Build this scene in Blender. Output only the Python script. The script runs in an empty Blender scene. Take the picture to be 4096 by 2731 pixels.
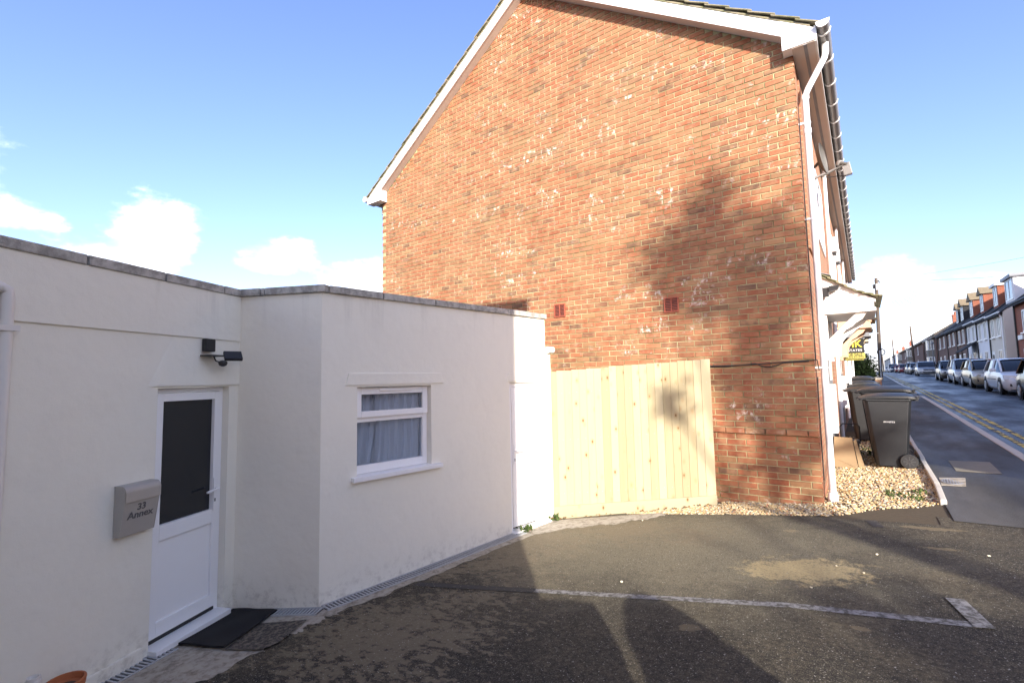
import bpy, bmesh, math, random
from mathutils import Vector, Matrix
rnd = random.Random(7)
R = math.radians
sc = bpy.context.scene
col = sc.collection
# ------------------------------------------------------------------ camera
FPX, YAW, PITCH, ROLL = 1908.53, .6350, .0780, -.0195      # focal length in photo pixels, angles
CAM = Vector((.4732, -6.5987, 1.4892))
PW, PH = 4096, 2731
_f = Vector((-math.sin(YAW) * math.cos(PITCH), math.cos(YAW) * math.cos(PITCH), math.sin(PITCH)))
_r0 = Vector((math.cos(YAW), math.sin(YAW), 0)); _u0 = _r0.cross(_f)
_r = _r0 * math.cos(ROLL) + _u0 * math.sin(ROLL)
_u = -_r0 * math.sin(ROLL) + _u0 * math.cos(ROLL)
cd = bpy.data.cameras.new('camera'); cam = bpy.data.objects.new('camera', cd); col.objects.link(cam)
m = Matrix((_r, _u, -_f)).transposed().to_4x4(); m.translation = CAM
cam.matrix_world = m
cd.sensor_width = 36; cd.lens = FPX / PW * 36; cd.clip_start = .05; cd.clip_end = 3000
sc.camera = cam
def ray(x, y): return _f + _r * ((x - PW / 2) / FPX) - _u * ((y - PH / 2) / FPX)
def px_x(x, y, X): d = ray(x, y); return CAM + d * ((X - CAM.x) / d.x)
def px_y(x, y, Y): d = ray(x, y); return CAM + d * ((Y - CAM.y) / d.y)
def px_z(x, y, Z): d = ray(x, y); return CAM + d * ((Z - CAM.z) / d.z)
# ------------------------------------------------------------------ sky and sun
SUN = Vector((.6465, -.7629, .332)).normalized()           # towards the sun
EL = math.asin(SUN.z)
w = bpy.data.worlds.new('World'); sc.world = w; w.use_nodes = True
nt = w.node_tree; nt.nodes.clear()
def N(t, **k):
    n = nt.nodes.new(t)
    for a, b in k.items(): setattr(n, a, b)
    return n
def LK(a, b): nt.links.new(a, b)
out = N('ShaderNodeOutputWorld'); bg = N('ShaderNodeBackground'); bg.inputs[1].default_value = .097
sky = N('ShaderNodeTexSky', sky_type='NISHITA'); sky.sun_disc = False
sky.sun_elevation = EL; sky.sun_rotation = math.atan2(SUN.x, SUN.y)
sky.air_density = 1.0; sky.dust_density = 1.1; sky.ozone_density = 4.0; sky.altitude = 20
tc = N('ShaderNodeTexCoord')
def mth(op, a, b=None, c=None, clamp=False):
    n = N('ShaderNodeMath', operation=op, use_clamp=clamp)
    for i, v in enumerate((a, b, c)):
        if v is None: continue
        if hasattr(v, 'links') or hasattr(v, 'is_linked'): LK(v, n.inputs[i])
        else: n.inputs[i].default_value = v
    return n.outputs[0]
sep = N('ShaderNodeSeparateXYZ'); LK(tc.outputs['Generated'], sep.inputs[0])
mp = N('ShaderNodeMapping'); mp.inputs['Scale'].default_value = (1, 1, 1.9); mp.inputs['Location'].default_value = (.33, .1, .2)
LK(tc.outputs['Generated'], mp.inputs[0])
n1 = N('ShaderNodeTexNoise'); n1.inputs['Scale'].default_value = 5.5; n1.inputs['Detail'].default_value = 9; n1.inputs['Roughness'].default_value = .56
LK(mp.outputs[0], n1.inputs['Vector'])
n2 = N('ShaderNodeTexNoise'); n2.inputs['Scale'].default_value = 14; n2.inputs['Detail'].default_value = 8; n2.inputs['Roughness'].default_value = .62
LK(mp.outputs[0], n2.inputs['Vector'])
# cumulus banks low in the sky, plus unseen ones added for ambient light: places given as directions with an angular size
def bank(px, py, sx, sy):
    if abs(px) < 7: az, el = px, py                # added banks out of view that raise the ambient light: azimuth, elevation
    else: d = ray(px, py).normalized(); az = math.atan2(d.x, d.y); el = math.asin(d.z)
    a = mth('ARCTAN2', sep.outputs[0], sep.outputs[1]); e = mth('ARCSINE', sep.outputs[2])
    u = mth('DIVIDE', mth('SUBTRACT', a, az), sx); v = mth('DIVIDE', mth('SUBTRACT', e, el), sy)
    rr = mth('SQRT', mth('ADD', mth('MULTIPLY', u, u), mth('MULTIPLY', v, v)))
    return mth('SUBTRACT', 1, rr, clamp=True)
banks = None
for b in [(600, 940, .12, .10), (480, 1060, .14, .065), (1120, 1020, .12, .055), (1480, 1120, .17, .07), (30, 840, .11, .045),
          (3800, 1230, .13, .075), (3560, 1150, .09, .07), (4000, 1180, .10, .05), (3600, 1400, .25, .07), (700, 1300, .6, .10), (1500, 1300, .5, .10),
          (-900, 1150, .3, .13), (-2600, 1250, .5, .16), (5600, 1150, .3, .12)] + [(az, el, .42, .22) for az, el in ((-2.9, .22), (-2.5, .62), (-2.3, .40), (-1.7, .24), (-1.6, .7), (.75, .24), (.95, .62), (1.3, .40), (1.55, .75), (1.75, .30), (2.2, .50), (2.5, .85), (2.8, .30))]:
    o = bank(*b); banks = o if banks is None else mth('MAXIMUM', banks, o)
dens = mth('ADD', mth('MULTIPLY', banks, 1.15), mth('MULTIPLY', mth('SUBTRACT', n1.outputs[0], .5), 1.5))
dens = mth('ADD', dens, mth('MULTIPLY', mth('SUBTRACT', n2.outputs[0], .5), .9))
mr = N('ShaderNodeMapRange', interpolation_type='SMOOTHSTEP')
mr.inputs[1].default_value = .30; mr.inputs[2].default_value = .95
LK(dens, mr.inputs[0])
mask = mth('MULTIPLY', mr.outputs[0], mth('GREATER_THAN', banks, .0))
mask = mth('MULTIPLY', mask, .9)
mix = N('ShaderNodeMix', data_type='RGBA')
tint = N('ShaderNodeMix', data_type='RGBA', blend_type='MULTIPLY'); tint.inputs[0].default_value = 1; LK(sky.outputs[0], tint.inputs[6]); tint.inputs[7].default_value = (1.03, .85, .93, 1)      # white balance of the picture
LK(mask, mix.inputs[0]); LK(tint.outputs[2], mix.inputs[6])
cc_ = N('ShaderNodeMix', data_type='RGBA'); cc_.inputs[6].default_value = (3.4, 3.6, 4.1, 1); cc_.inputs[7].default_value = (9.0, 9.0, 9.0, 1)
sh_ = N('ShaderNodeMapRange'); sh_.inputs[1].default_value = .42; sh_.inputs[2].default_value = .62; LK(n2.outputs[0], sh_.inputs[0]); LK(sh_.outputs[0], cc_.inputs[0]); LK(cc_.outputs[2], mix.inputs[7])
LK(mix.outputs[2], bg.inputs[0]); LK(bg.outputs[0], out.inputs[0])
sl = bpy.data.lights.new('sun', 'SUN'); so = bpy.data.objects.new('sun', sl); col.objects.link(so)
sl.energy = 2.5; sl.angle = R(.53); sl.color = (1, .92, .81)
so.rotation_euler = SUN.to_track_quat('Z', 'Y').to_euler(); so.location = SUN * 60
sc.view_settings.view_transform = 'Standard'; sc.view_settings.look = 'None'
sc.view_settings.exposure = 2.12; sc.view_settings.gamma = 1; sc.view_settings.use_curve_mapping = False
sc.render.engine = 'CYCLES'
# ------------------------------------------------------------------ materials
MT = {}
class NT:
    def __init__(s, name):
        s.m = bpy.data.materials.new(name); s.m.use_nodes = True; s.t = s.m.node_tree
        s.b = s.t.nodes['Principled BSDF']; s.o = s.t.nodes['Material Output']; MT[name] = s.m
        s.pos = s.n('ShaderNodeNewGeometry').outputs['Position']
    def n(s, t, **k):
        n = s.t.nodes.new(t)
        for a, b in k.items(): setattr(n, a, b)
        return n
    def set(s, n, i, v):
        if hasattr(v, 'is_linked'): s.t.links.new(v, n.inputs[i])
        else: n.inputs[i].default_value = v
    def noise(s, scale, detail=4, rough=.55, vec=None, stretch=None, out=0):
        n = s.n('ShaderNodeTexNoise'); v = vec or s.pos
        if stretch:
            mp = s.n('ShaderNodeMapping'); mp.inputs['Scale'].default_value = stretch; s.set(mp, 0, v); v = mp.outputs[0]
        s.set(n, 'Vector', v); n.inputs['Scale'].default_value = scale; n.inputs['Detail'].default_value = detail; n.inputs['Roughness'].default_value = rough
        return n.outputs[out]
    def vor(s, scale, feature='F1', out=0, vec=None):
        n = s.n('ShaderNodeTexVoronoi', feature=feature); s.set(n, 'Vector', vec or s.pos); n.inputs['Scale'].default_value = scale
        return n.outputs[out]
    def math(s, op, a, b=0., clamp=False):
        n = s.n('ShaderNodeMath', operation=op, use_clamp=clamp); s.set(n, 0, a); s.set(n, 1, b); return n.outputs[0]
    def step(s, v, a, b, lo=0., hi=1.):
        n = s.n('ShaderNodeMapRange', interpolation_type='SMOOTHSTEP'); s.set(n, 0, v)
        for i, q in enumerate((a, b, lo, hi)): n.inputs[i + 1].default_value = q
        return n.outputs[0]
    def mix(s, f, a, b, blend='MIX'):
        n = s.n('ShaderNodeMix', data_type='RGBA', blend_type=blend)
        s.set(n, 0, f); s.set(n, 6, c4(a)); s.set(n, 7, c4(b)); return n.outputs[2]
    def ramp(s, v, stops, mode='LINEAR'):
        n = s.n('ShaderNodeValToRGB'); n.color_ramp.interpolation = mode; e = n.color_ramp.elements
        while len(e) < len(stops): e.new(.5)
        for q, (p, c) in zip(e, stops): q.position = p; q.color = c4(c)
        s.set(n, 0, v); return n.outputs[0]
    def fin(s, colr, rough=.8, bump=None, bstr=.3, bdist=.01, **k):
        s.set(s.b, 'Base Color', c4(colr)); s.set(s.b, 'Roughness', rough)
        if bump is not None:
            b = s.n('ShaderNodeBump'); b.inputs['Strength'].default_value = bstr; b.inputs['Distance'].default_value = bdist
            s.set(b, 'Height', bump); s.set(s.b, 'Normal', b.outputs[0])
        for a, v in k.items(): s.set(s.b, a.replace('_', ' '), v)
        return s.m
def c4(c):
    if hasattr(c, 'is_linked'): return c
    return tuple(c) + (1,) if len(c) == 3 else tuple(c)
def plain(name, c, rough=.5, var=.12, vs=6., bump=.0, bs=60., metal=0., coat=0., spec=.5, bd=.004):
    s = NT(name); d = tuple(x * (1 - var) for x in c); e = tuple(min(1, x * (1 + var)) for x in c)
    cc = s.mix(s.noise(vs, 5), d, e)
    h = s.noise(bs, 3) if bump else None
    s.fin(cc, rough, h, bump, bd, Metallic=metal, Coat_Weight=coat); s.b.inputs['Specular IOR Level'].default_value = spec
    return s.m
def brick_mat(name, joined):
    s = NT(name)
    if joined: rv = s.n('ShaderNodeNewGeometry').outputs['Random Per Island']
    else: rv = s.n('ShaderNodeObjectInfo').outputs['Random']
    base = s.ramp(rv, [(0, (.28, .095, .045)), (.20, (.32, .122, .058)), (.38, (.27, .11, .054)), (.53, (.33, .135, .063)), (.68, (.29, .148, .07)), (.80, (.31, .19, .088)), (.89, (.19, .10, .058)), (.95, (.13, .088, .056)), (1, (.25, .165, .09))], 'CONSTANT')
    base = s.mix(.15, base, (.315, .14, .072)); band = s.noise(4.5, 5, .65, stretch=(.22, 1, 2.6)); base = s.mix(1., base, s.mix(s.step(band, .36, .64), (.80, .79, .78), (1.16, 1.15, 1.12)), 'MULTIPLY')
    tone = s.noise(9, 4); base = s.mix(s.step(tone, .40, .62, 0, .62), base, (.35, .21, .105))
    base = s.mix(s.step(s.noise(55, 3), .62, .78, 0, .55), base, (.10, .065, .05))
    big = s.noise(.7, 3); base = s.mix(s.step(big, .35, .7, 0, .35), base, (.35, .225, .115))
    eff = s.noise(2.6, 6, .7, stretch=(.8, 1, 1.5)); fine = s.noise(12, 5, .7, stretch=(1.1, 1, .8))
    m_ = s.math('MULTIPLY', s.math('MULTIPLY', s.step(eff, .50, .60), s.step(fine, .51, .63)), s.step(s.noise(.8, 3, stretch=(.5, 1, 1)), .45, .58, .12, 1.))
    base = s.mix(1., base, (.92, .845, .90), 'MULTIPLY'); base = s.mix(s.math('MULTIPLY', m_, .85), base, (.74, .70, .62))
    s.fin(base, .9, s.math('ADD', s.noise(130, 4), s.noise(30, 3)), .45, .006); s.b.inputs['Specular IOR Level'].default_value = .25
brick_mat('brick', False); brick_mat('brick_joined', True)
s = NT('mortar'); s.fin(s.mix(s.step(s.noise(2.2, 5), .42, .66), s.mix(s.noise(40, 3), (.46, .41, .235), (.38, .335, .18)), (.17, .16, .07)), .95, s.noise(220, 3), .6, .006)
s = NT('render'); sp = s.n('ShaderNodeSeparateXYZ'); s.set(sp, 0, s.pos); Z_ = sp.outputs[2]
base = s.mix(s.noise(1.3, 6, .6), (.82, .795, .70), (.79, .765, .67))
base = s.mix(s.math('MULTIPLY', s.step(s.noise(7, 6, .65), .45, .75), .10), base, (.60, .56, .50))
spl = s.math('MULTIPLY', s.step(Z_, -.36, -.05, 1., 0.), s.step(s.noise(14, 7, .7), .45, .70)); base = s.mix(s.math('MULTIPLY', spl, .45), base, (.33, .30, .24))
strk = s.math('MULTIPLY', s.step(Z_, 1.75, 2.26, 0., 1.), s.step(s.noise(9, 5, .6, stretch=(1, 1, .07)), .52, .72)); base = s.mix(s.math('MULTIPLY', strk, .22), base, (.42, .40, .35))
crk = s.math('MULTIPLY', s.step(s.noise(2.2, 9, .75), .4985, .5015, 0., 1.), s.step(s.noise(2.2, 9, .75), .5015, .5045, 1., 0.)); base = s.mix(s.math('MULTIPLY', crk, .0), base, (.4, .38, .35))
s.fin(base, .9, s.math('ADD', s.math('ADD', s.math('MULTIPLY', s.noise(2.6, 3), 1.6), s.math('MULTIPLY', s.noise(11, 5, .6), .45)), s.math('MULTIPLY', s.noise(240, 3), .10)), .5, .014)
s.b.inputs['Specular IOR Level'].default_value = .2
s = NT('coping'); s.fin(s.mix(s.step(s.noise(14, 6, .65), .35, .65), (.50, .48, .44), (.27, .26, .235)), .95, s.noise(180, 4), .6, .006)
s = NT('concrete'); s.fin(s.mix(s.step(s.noise(16, 7, .7), .42, .68, 0, .8), s.mix(s.noise(5, 6, .65), (.47, .43, .36), (.31, .275, .22)), (.15, .125, .09)), .92, s.noise(150, 4), .5, .005)
plain('upvc', (.84, .84, .84), .32, .015, 3)
plain('upvc_old', (.72, .70, .66), .5, .08, 2)
plain('soffit', (.62, .54, .47), .55, .05, 2)
plain('grey_pipe', (.22, .21, .20), .35, .1, 5)
plain('black_plastic', (.018, .018, .02), .45, .2, 20)
plain('bin_plastic', (.0115, .013, .0155), .42, .18, 3.5, .25, 350)
plain('bin_spoke', (.05, .05, .052), .5, .1)
plain('bin_dark', (.009, .0092, .010), .45, .2, 5)
plain('rubber', (.022, .022, .023), .8, .2, 30)
plain('steel', (.43, .415, .39), .5, .06, 12, metal=.3)
plain('galv', (.42, .43, .44), .6, .2, 25, metal=.2)
plain('terracotta', (.40, .13, .05), .8, .2, 9, .3, 120)
plain('white_paint', (.80, .79, .76), .5, .04, 4)
plain('peach_paint', (.62, .40, .26), .55, .06, 4)
plain('grey_paint', (.20, .21, .22), .5, .06, 4)
plain('lead', (.25, .26, .28), .55, .2, 6)
plain('cardboard', (.25, .17, .09), .85, .12, 4, .2, 90)
plain('kerb', (.50, .47, .41), .9, .15, 6, .4, 110)
plain('stone', (.22, .20, .155), .9, .25, 9, .5, 110)
plain('vent_clay', (.31, .08, .045), .7, .15, 30)
plain('wood_pole', (.10, .075, .055), .9, .35, 3, .5, 40)
plain('cable', (.02, .02, .02), .6, .1)
plain('dish', (.11, .105, .095), .6, .2, 8)
plain('alarm', (.80, .80, .78), .4, .03)
plain('tan_paint', (.5, .42, .28), .6, .05)
plain('curtain', (.84, .83, .80), .9, .04, 5)
plain('room', (.30, .30, .31), .9, .1)
plain('mat_fibre', (.006, .006, .008), .95, .5, 90, .8, 300)
plain('yellow_board', (.42, .38, .09), .5, .03); plain('black_board', (.012, .012, .012), .5, .1)
plain('yellow_ink', (.72, .62, .07), .5, .03); plain('white_ink', (.8, .8, .8), .5, .02); plain('grey_ink', (.11, .11, .115), .5, .05)
plain('soil', (.055, .04, .028), .95, .4, 20, .5, 80)
plain('bark', (.07, .05, .037), .95, .35, 8, .8, 50)
for nm, a, b in [('leaf_dark', (.003, .0065, .002), (.010, .018, .005)), ('leaf', (.035, .06, .02), (.08, .11, .035)), ('leaf_dry', (.14, .07, .03), (.25, .15, .06))]:
    s = NT(nm); rv = s.n('ShaderNodeNewGeometry').outputs['Random Per Island']; s.fin(s.mix(rv, a, b), .8); s.b.inputs['Specular IOR Level'].default_value = .08
# gravel pebbles
s = NT('pebble'); rv = s.n('ShaderNodeNewGeometry').outputs['Random Per Island']
s.fin(s.mix(s.step(s.noise(160, 3), .4, .7, 0, .4), s.ramp(rv, [(0, (.48, .355, .17)), (.22, (.58, .47, .28)), (.40, (.42, .27, .12)), (.56, (.72, .65, .48)), (.70, (.32, .28, .22)), (.80, (.50, .31, .13)), (.90, (.16, .14, .12)), (.97, (.40, .15, .08))], 'CONSTANT'), (.5, .41, .27)), .75)
plain('gravel_bed', (.075, .055, .03), .95, .35, 30, .6, 90)
# old forecourt tarmac with lichen crust and spilled sand
s = NT('forecourt')
sp = s.n('ShaderNodeSeparateXYZ'); s.set(sp, 0, s.pos); X_, Y_ = sp.outputs[0], sp.outputs[1]
agg = s.vor(140); base = s.mix(s.step(agg, .1, .6), (.10, .087, .062), (.035, .031, .025))
base = s.mix(s.step(s.noise(120, 2, .6), .57, .70, 0, .55), base, (.28, .265, .215)); base = s.mix(s.step(s.noise(75, 3, .7), .58, .70, 0, .55), base, (.018, .0175, .0165))
base = s.mix(s.step(s.noise(1.3, 5), .40, .72, 0, .5), base, (.15, .125, .08))
base = s.mix(1., base, s.mix(s.step(s.noise(34, 7, .8), .38, .62), (.52, .52, .54), (1.32, 1.29, 1.22)), 'MULTIPLY')
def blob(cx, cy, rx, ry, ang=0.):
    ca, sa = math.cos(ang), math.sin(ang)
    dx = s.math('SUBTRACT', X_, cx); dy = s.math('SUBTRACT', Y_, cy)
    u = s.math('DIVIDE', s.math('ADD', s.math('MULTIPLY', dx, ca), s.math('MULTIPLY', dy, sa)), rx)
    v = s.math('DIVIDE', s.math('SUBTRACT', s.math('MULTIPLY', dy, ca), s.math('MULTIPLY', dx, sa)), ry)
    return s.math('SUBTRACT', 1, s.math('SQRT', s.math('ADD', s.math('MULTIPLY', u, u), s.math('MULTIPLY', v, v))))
sunlit_wash = s.math('ADD', blob(-1.25, -1.9, 2.6, 1.9, .1), s.math('MULTIPLY', s.math('SUBTRACT', s.noise(3.5, 8, .7), .5), 1.0))  # crust tan wash, paler over the sunlit area to put its brightness into colour
base = s.mix(s.math('MULTIPLY', s.step(sunlit_wash, -.05, .75, 0, .62), s.step(s.noise(110, 3, .7), .32, .60, .15, 1.)), base, (.32, .285, .19))
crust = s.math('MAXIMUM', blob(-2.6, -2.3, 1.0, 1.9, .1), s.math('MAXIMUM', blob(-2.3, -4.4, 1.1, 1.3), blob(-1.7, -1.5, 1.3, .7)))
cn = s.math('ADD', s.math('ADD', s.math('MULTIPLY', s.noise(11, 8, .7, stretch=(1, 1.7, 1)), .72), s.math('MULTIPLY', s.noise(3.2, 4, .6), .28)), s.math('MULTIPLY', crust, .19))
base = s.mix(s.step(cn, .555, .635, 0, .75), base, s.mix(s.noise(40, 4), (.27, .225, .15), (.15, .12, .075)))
sand = s.math('ADD', blob(.02, -2.26, .50, .33, .40), s.math('MULTIPLY', s.math('SUBTRACT', s.noise(7.5, 9, .76), .5), 3.0))
base = s.mix(s.math('MULTIPLY', s.step(sand, .02, .55, 0, .95), s.step(s.noise(60, 5, .8), .36, .56, .35, 1.)), base, s.mix(s.noise(60, 3), (.48, .385, .20), (.38, .30, .155)))
for b in [(.9, -1.35, .16, .05), (.85, -.75, .35, .09), (.36, -3.1, .09, .05), (-.2, -1.2, .1, .07), (-.5, -3.5, .12, .08), (.35, -.3, .35, .12)]:
    q = s.math('ADD', blob(*b), s.math('MULTIPLY', s.math('SUBTRACT', s.noise(9, 6, .65), .5), 2.2)); base = s.mix(s.step(q, .25, .6, 0, .5), base, (.28, .22, .125))
fl = s.step(s.noise(85, 3, .5), .66, .70); base = s.mix(s.math('MULTIPLY', fl, .8), base, (.5, .47, .40))
s.fin(base, .9, s.math('ADD', s.math('MULTIPLY', s.noise(190, 3, .7), .7), s.math('MULTIPLY', s.noise(45, 4), .5)), .75, .009); s.b.inputs['Specular IOR Level'].default_value = .3
def tarmac(name, a, b, stain, rough, spec=.5):
    s = NT(name); agg = s.vor(170); base = s.mix(s.step(agg, .1, .6), a, b)
    base = s.mix(s.step(s.noise(.8, 6, .6, stretch=(1.6, .35, 1)), .44, .66, 0, .7), base, stain)
    base = s.mix(s.step(s.noise(300, 2), .64, .76, 0, .5), base, (.25, .25, .24))
    rg = s.step(s.noise(.9, 5, .6, stretch=(1.2, .4, 1)), .35, .68, rough - .16, rough + .14)
    s.fin(base, rg, s.math('ADD', s.noise(200, 3, .7), s.math('MULTIPLY', s.noise(50, 4), .5)), .5, .006); s.b.inputs['Specular IOR Level'].default_value = spec
tarmac('road', (.040, .039, .042), (.020, .020, .022), (.060, .060, .066), .50)
tarmac('pavement', (.085, .08, .072), (.03, .0285, .027), (.10, .095, .088), .7)
tarmac('ground', (.10, .09, .07), (.06, .055, .045), (.12, .11, .08), .9, .2)
s = NT('worn_line'); k = s.step(s.noise(26, 6, .7), .40, .60); s.fin(s.mix(k, (.08, .075, .065), (.27, .265, .255)), .8, s.vor(140), .5, .006)
s = NT('worn_rubber'); s.fin(s.mix(s.step(s.noise(34, 7, .75), .42, .62), (.035, .031, .028), (.17, .145, .11)), .9, s.noise(90, 4), .6, .006)
s = NT('dark_line'); s.fin(s.mix(s.step(s.noise(24, 6, .7), .56, .66), (.035, .033, .032), (.18, .16, .12)), .8, s.vor(140), .5, .006)
s = NT('yellow_line'); s.fin(s.mix(s.step(s.noise(7, 7, .7), .46, .52), (.035, .034, .032), (.66, .48, .075)), .7)
s = NT('pine')                       # fresh featheredge boards: grain, knots, per-board tone
ob = s.n('ShaderNodeObjectInfo'); tcn = s.n('ShaderNodeTexCoord'); rv = ob.outputs['Random']
vec = s.n('ShaderNodeVectorMath', operation='ADD'); s.set(vec, 0, tcn.outputs['Object'])
cmb = s.n('ShaderNodeCombineXYZ'); s.set(cmb, 0, s.math('MULTIPLY', rv, 37.)); s.set(cmb, 2, s.math('MULTIPLY', rv, 91.)); s.set(vec, 1, cmb.outputs[0]); v = vec.outputs[0]
gr = s.noise(22, 5, .6, vec=v, stretch=(1, .2, .06)); g2 = s.noise(3, 3, vec=v, stretch=(2.5, 1, .3))
base = s.mix(gr, (.40, .325, .195), (.50, .43, .29)); base = s.mix(s.step(g2, .5, .7, 0, .6), base, (.42, .37, .21)); base = s.mix(s.math('MULTIPLY', s.math('FRACT', s.math('MULTIPLY', rv, 7.3)), .75), base, (.54, .48, .34)); base = s.mix(s.math('MULTIPLY', s.math('FRACT', s.math('MULTIPLY', rv, 13.1)), .5), base, (.38, .335, .19))
kn = s.n('ShaderNodeTexVoronoi'); mpk = s.n('ShaderNodeMapping'); mpk.inputs['Scale'].default_value = (1.15, 0, .55); s.set(mpk, 0, v); s.set(kn, 'Vector', mpk.outputs[0]); kn.inputs['Scale'].default_value = 9.0
kd = kn.outputs['Distance']
base = s.mix(s.step(kd, .06, .30, .5, 0), base, (.40, .24, .10)); base = s.mix(s.step(kd, .07, .11, .9, 0), base, (.20, .10, .04)); 
base = s.mix(1., base, s.mix(s.math('FRACT', s.math('MULTIPLY', rv, 5.7)), (.62, .60, .565), (.86, .855, .85)), 'MULTIPLY'); s.fin(base, .8, gr, .25, .004); s.b.inputs['Specular IOR Level'].default_value = .25
s = NT('roof_tile'); s.fin(s.mix(s.step(s.noise(6, 6, .65), .4, .65), s.mix(s.noise(30, 4), (.30, .26, .17), (.24, .215, .16)), (.15, .15, .075)), .95, s.noise(120, 4), .7, .006)
s = NT('slate'); s.fin(s.mix(s.noise(3, 5), (.022, .023, .026), (.042, .042, .045)), .85, s.noise(40, 3), .4, .01); s.b.inputs['Specular IOR Level'].default_value = .25
s = NT('tile_brown'); s.fin(s.mix(s.noise(4, 5), (.16, .12, .075), (.26, .21, .13)), .9, s.noise(30, 3), .4, .01)
def wall_brick(name, a, b, mo, bw=.225, bh=.075):
    s = NT(name); sp = s.n('ShaderNodeSeparateXYZ'); s.set(sp, 0, s.pos); cb = s.n('ShaderNodeCombineXYZ')
    s.set(cb, 0, s.math('ADD', sp.outputs[0], sp.outputs[1])); s.set(cb, 1, sp.outputs[2])
    t = s.n('ShaderNodeTexBrick'); s.set(t, 'Vector', cb.outputs[0]); t.inputs['Scale'].default_value = 1; t.inputs['Mortar Size'].default_value = .006
    t.inputs['Brick Width'].default_value = bw; t.inputs['Row Height'].default_value = bh
    t.inputs['Color1'].default_value = c4(a); t.inputs['Color2'].default_value = c4(b); t.inputs['Mortar'].default_value = c4(mo)
    s.fin(s.mix(s.step(s.noise(1.5, 4), .4, .7, 0, .3), t.outputs[0], b), .9, t.outputs[1], -.4, .006)
wall_brick('terrace_brick', (.36, .13, .07), (.30, .17, .10), (.34, .29, .19))
wall_brick('far_brick', (.17, .085, .06), (.13, .075, .058), (.15, .12, .10))
wall_brick('red_brick', (.30, .085, .045), (.24, .07, .04), (.25, .16, .11))
for nm, c in [('cream_render', (.70, .64, .55)), ('white_render', (.78, .78, .80)), ('pebbledash', (.20, .18, .15)), ('grey_render', (.42, .42, .41))]: plain(nm, c, .9, .08, 2, .3, 80)
def glass(name, tint, f):
    s = NT(name); tr = s.n('ShaderNodeBsdfTransparent'); tr.inputs[0].default_value = c4(tint); gl = s.n('ShaderNodeBsdfGlossy'); gl.inputs['Roughness'].default_value = .03
    fr = s.n('ShaderNodeFresnel'); fr.inputs[0].default_value = 1.5; mx = s.n('ShaderNodeMixShader')
    s.set(mx, 0, s.math('ADD', s.math('MULTIPLY', fr.outputs[0], .7), f)); s.set(mx, 1, tr.outputs[0]); s.set(mx, 2, gl.outputs[0]); s.set(s.o, 0, mx.outputs[0])
glass('pane', (.80, .84, .90), .0)
plain('dark_glass', (.010, .012, .016), .06, .05, spec=.6); plain('far_glass', (.05, .06, .075), .05, .1, spec=.9)
plain('car_glass', (.012, .014, .018), .05, .05, spec=.7)
for nm, c, mtl in [('paint_white', (.68, .69, .70), 0), ('paint_gold', (.36, .30, .20), .3), ('paint_silver', (.36, .37, .385), .4), ('paint_dark', (.035, .03, .026), .3), ('paint_black', (.010, .010, .012), .2), ('paint_red', (.20, .012, .014), .2), ('paint_grey', (.12, .12, .125), .4), ('paint_blue', (.03, .045, .09), .3)]:
    plain(nm, c, .30, .03, 3, metal=mtl, coat=.45)
plain('headlamp', (.62, .62, .60), .12, .05, spec=.9); plain('plate_white', (.75, .75, .72), .4, .03); plain('alloy', (.35, .35, .36), .35, .1, metal=.7)
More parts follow.
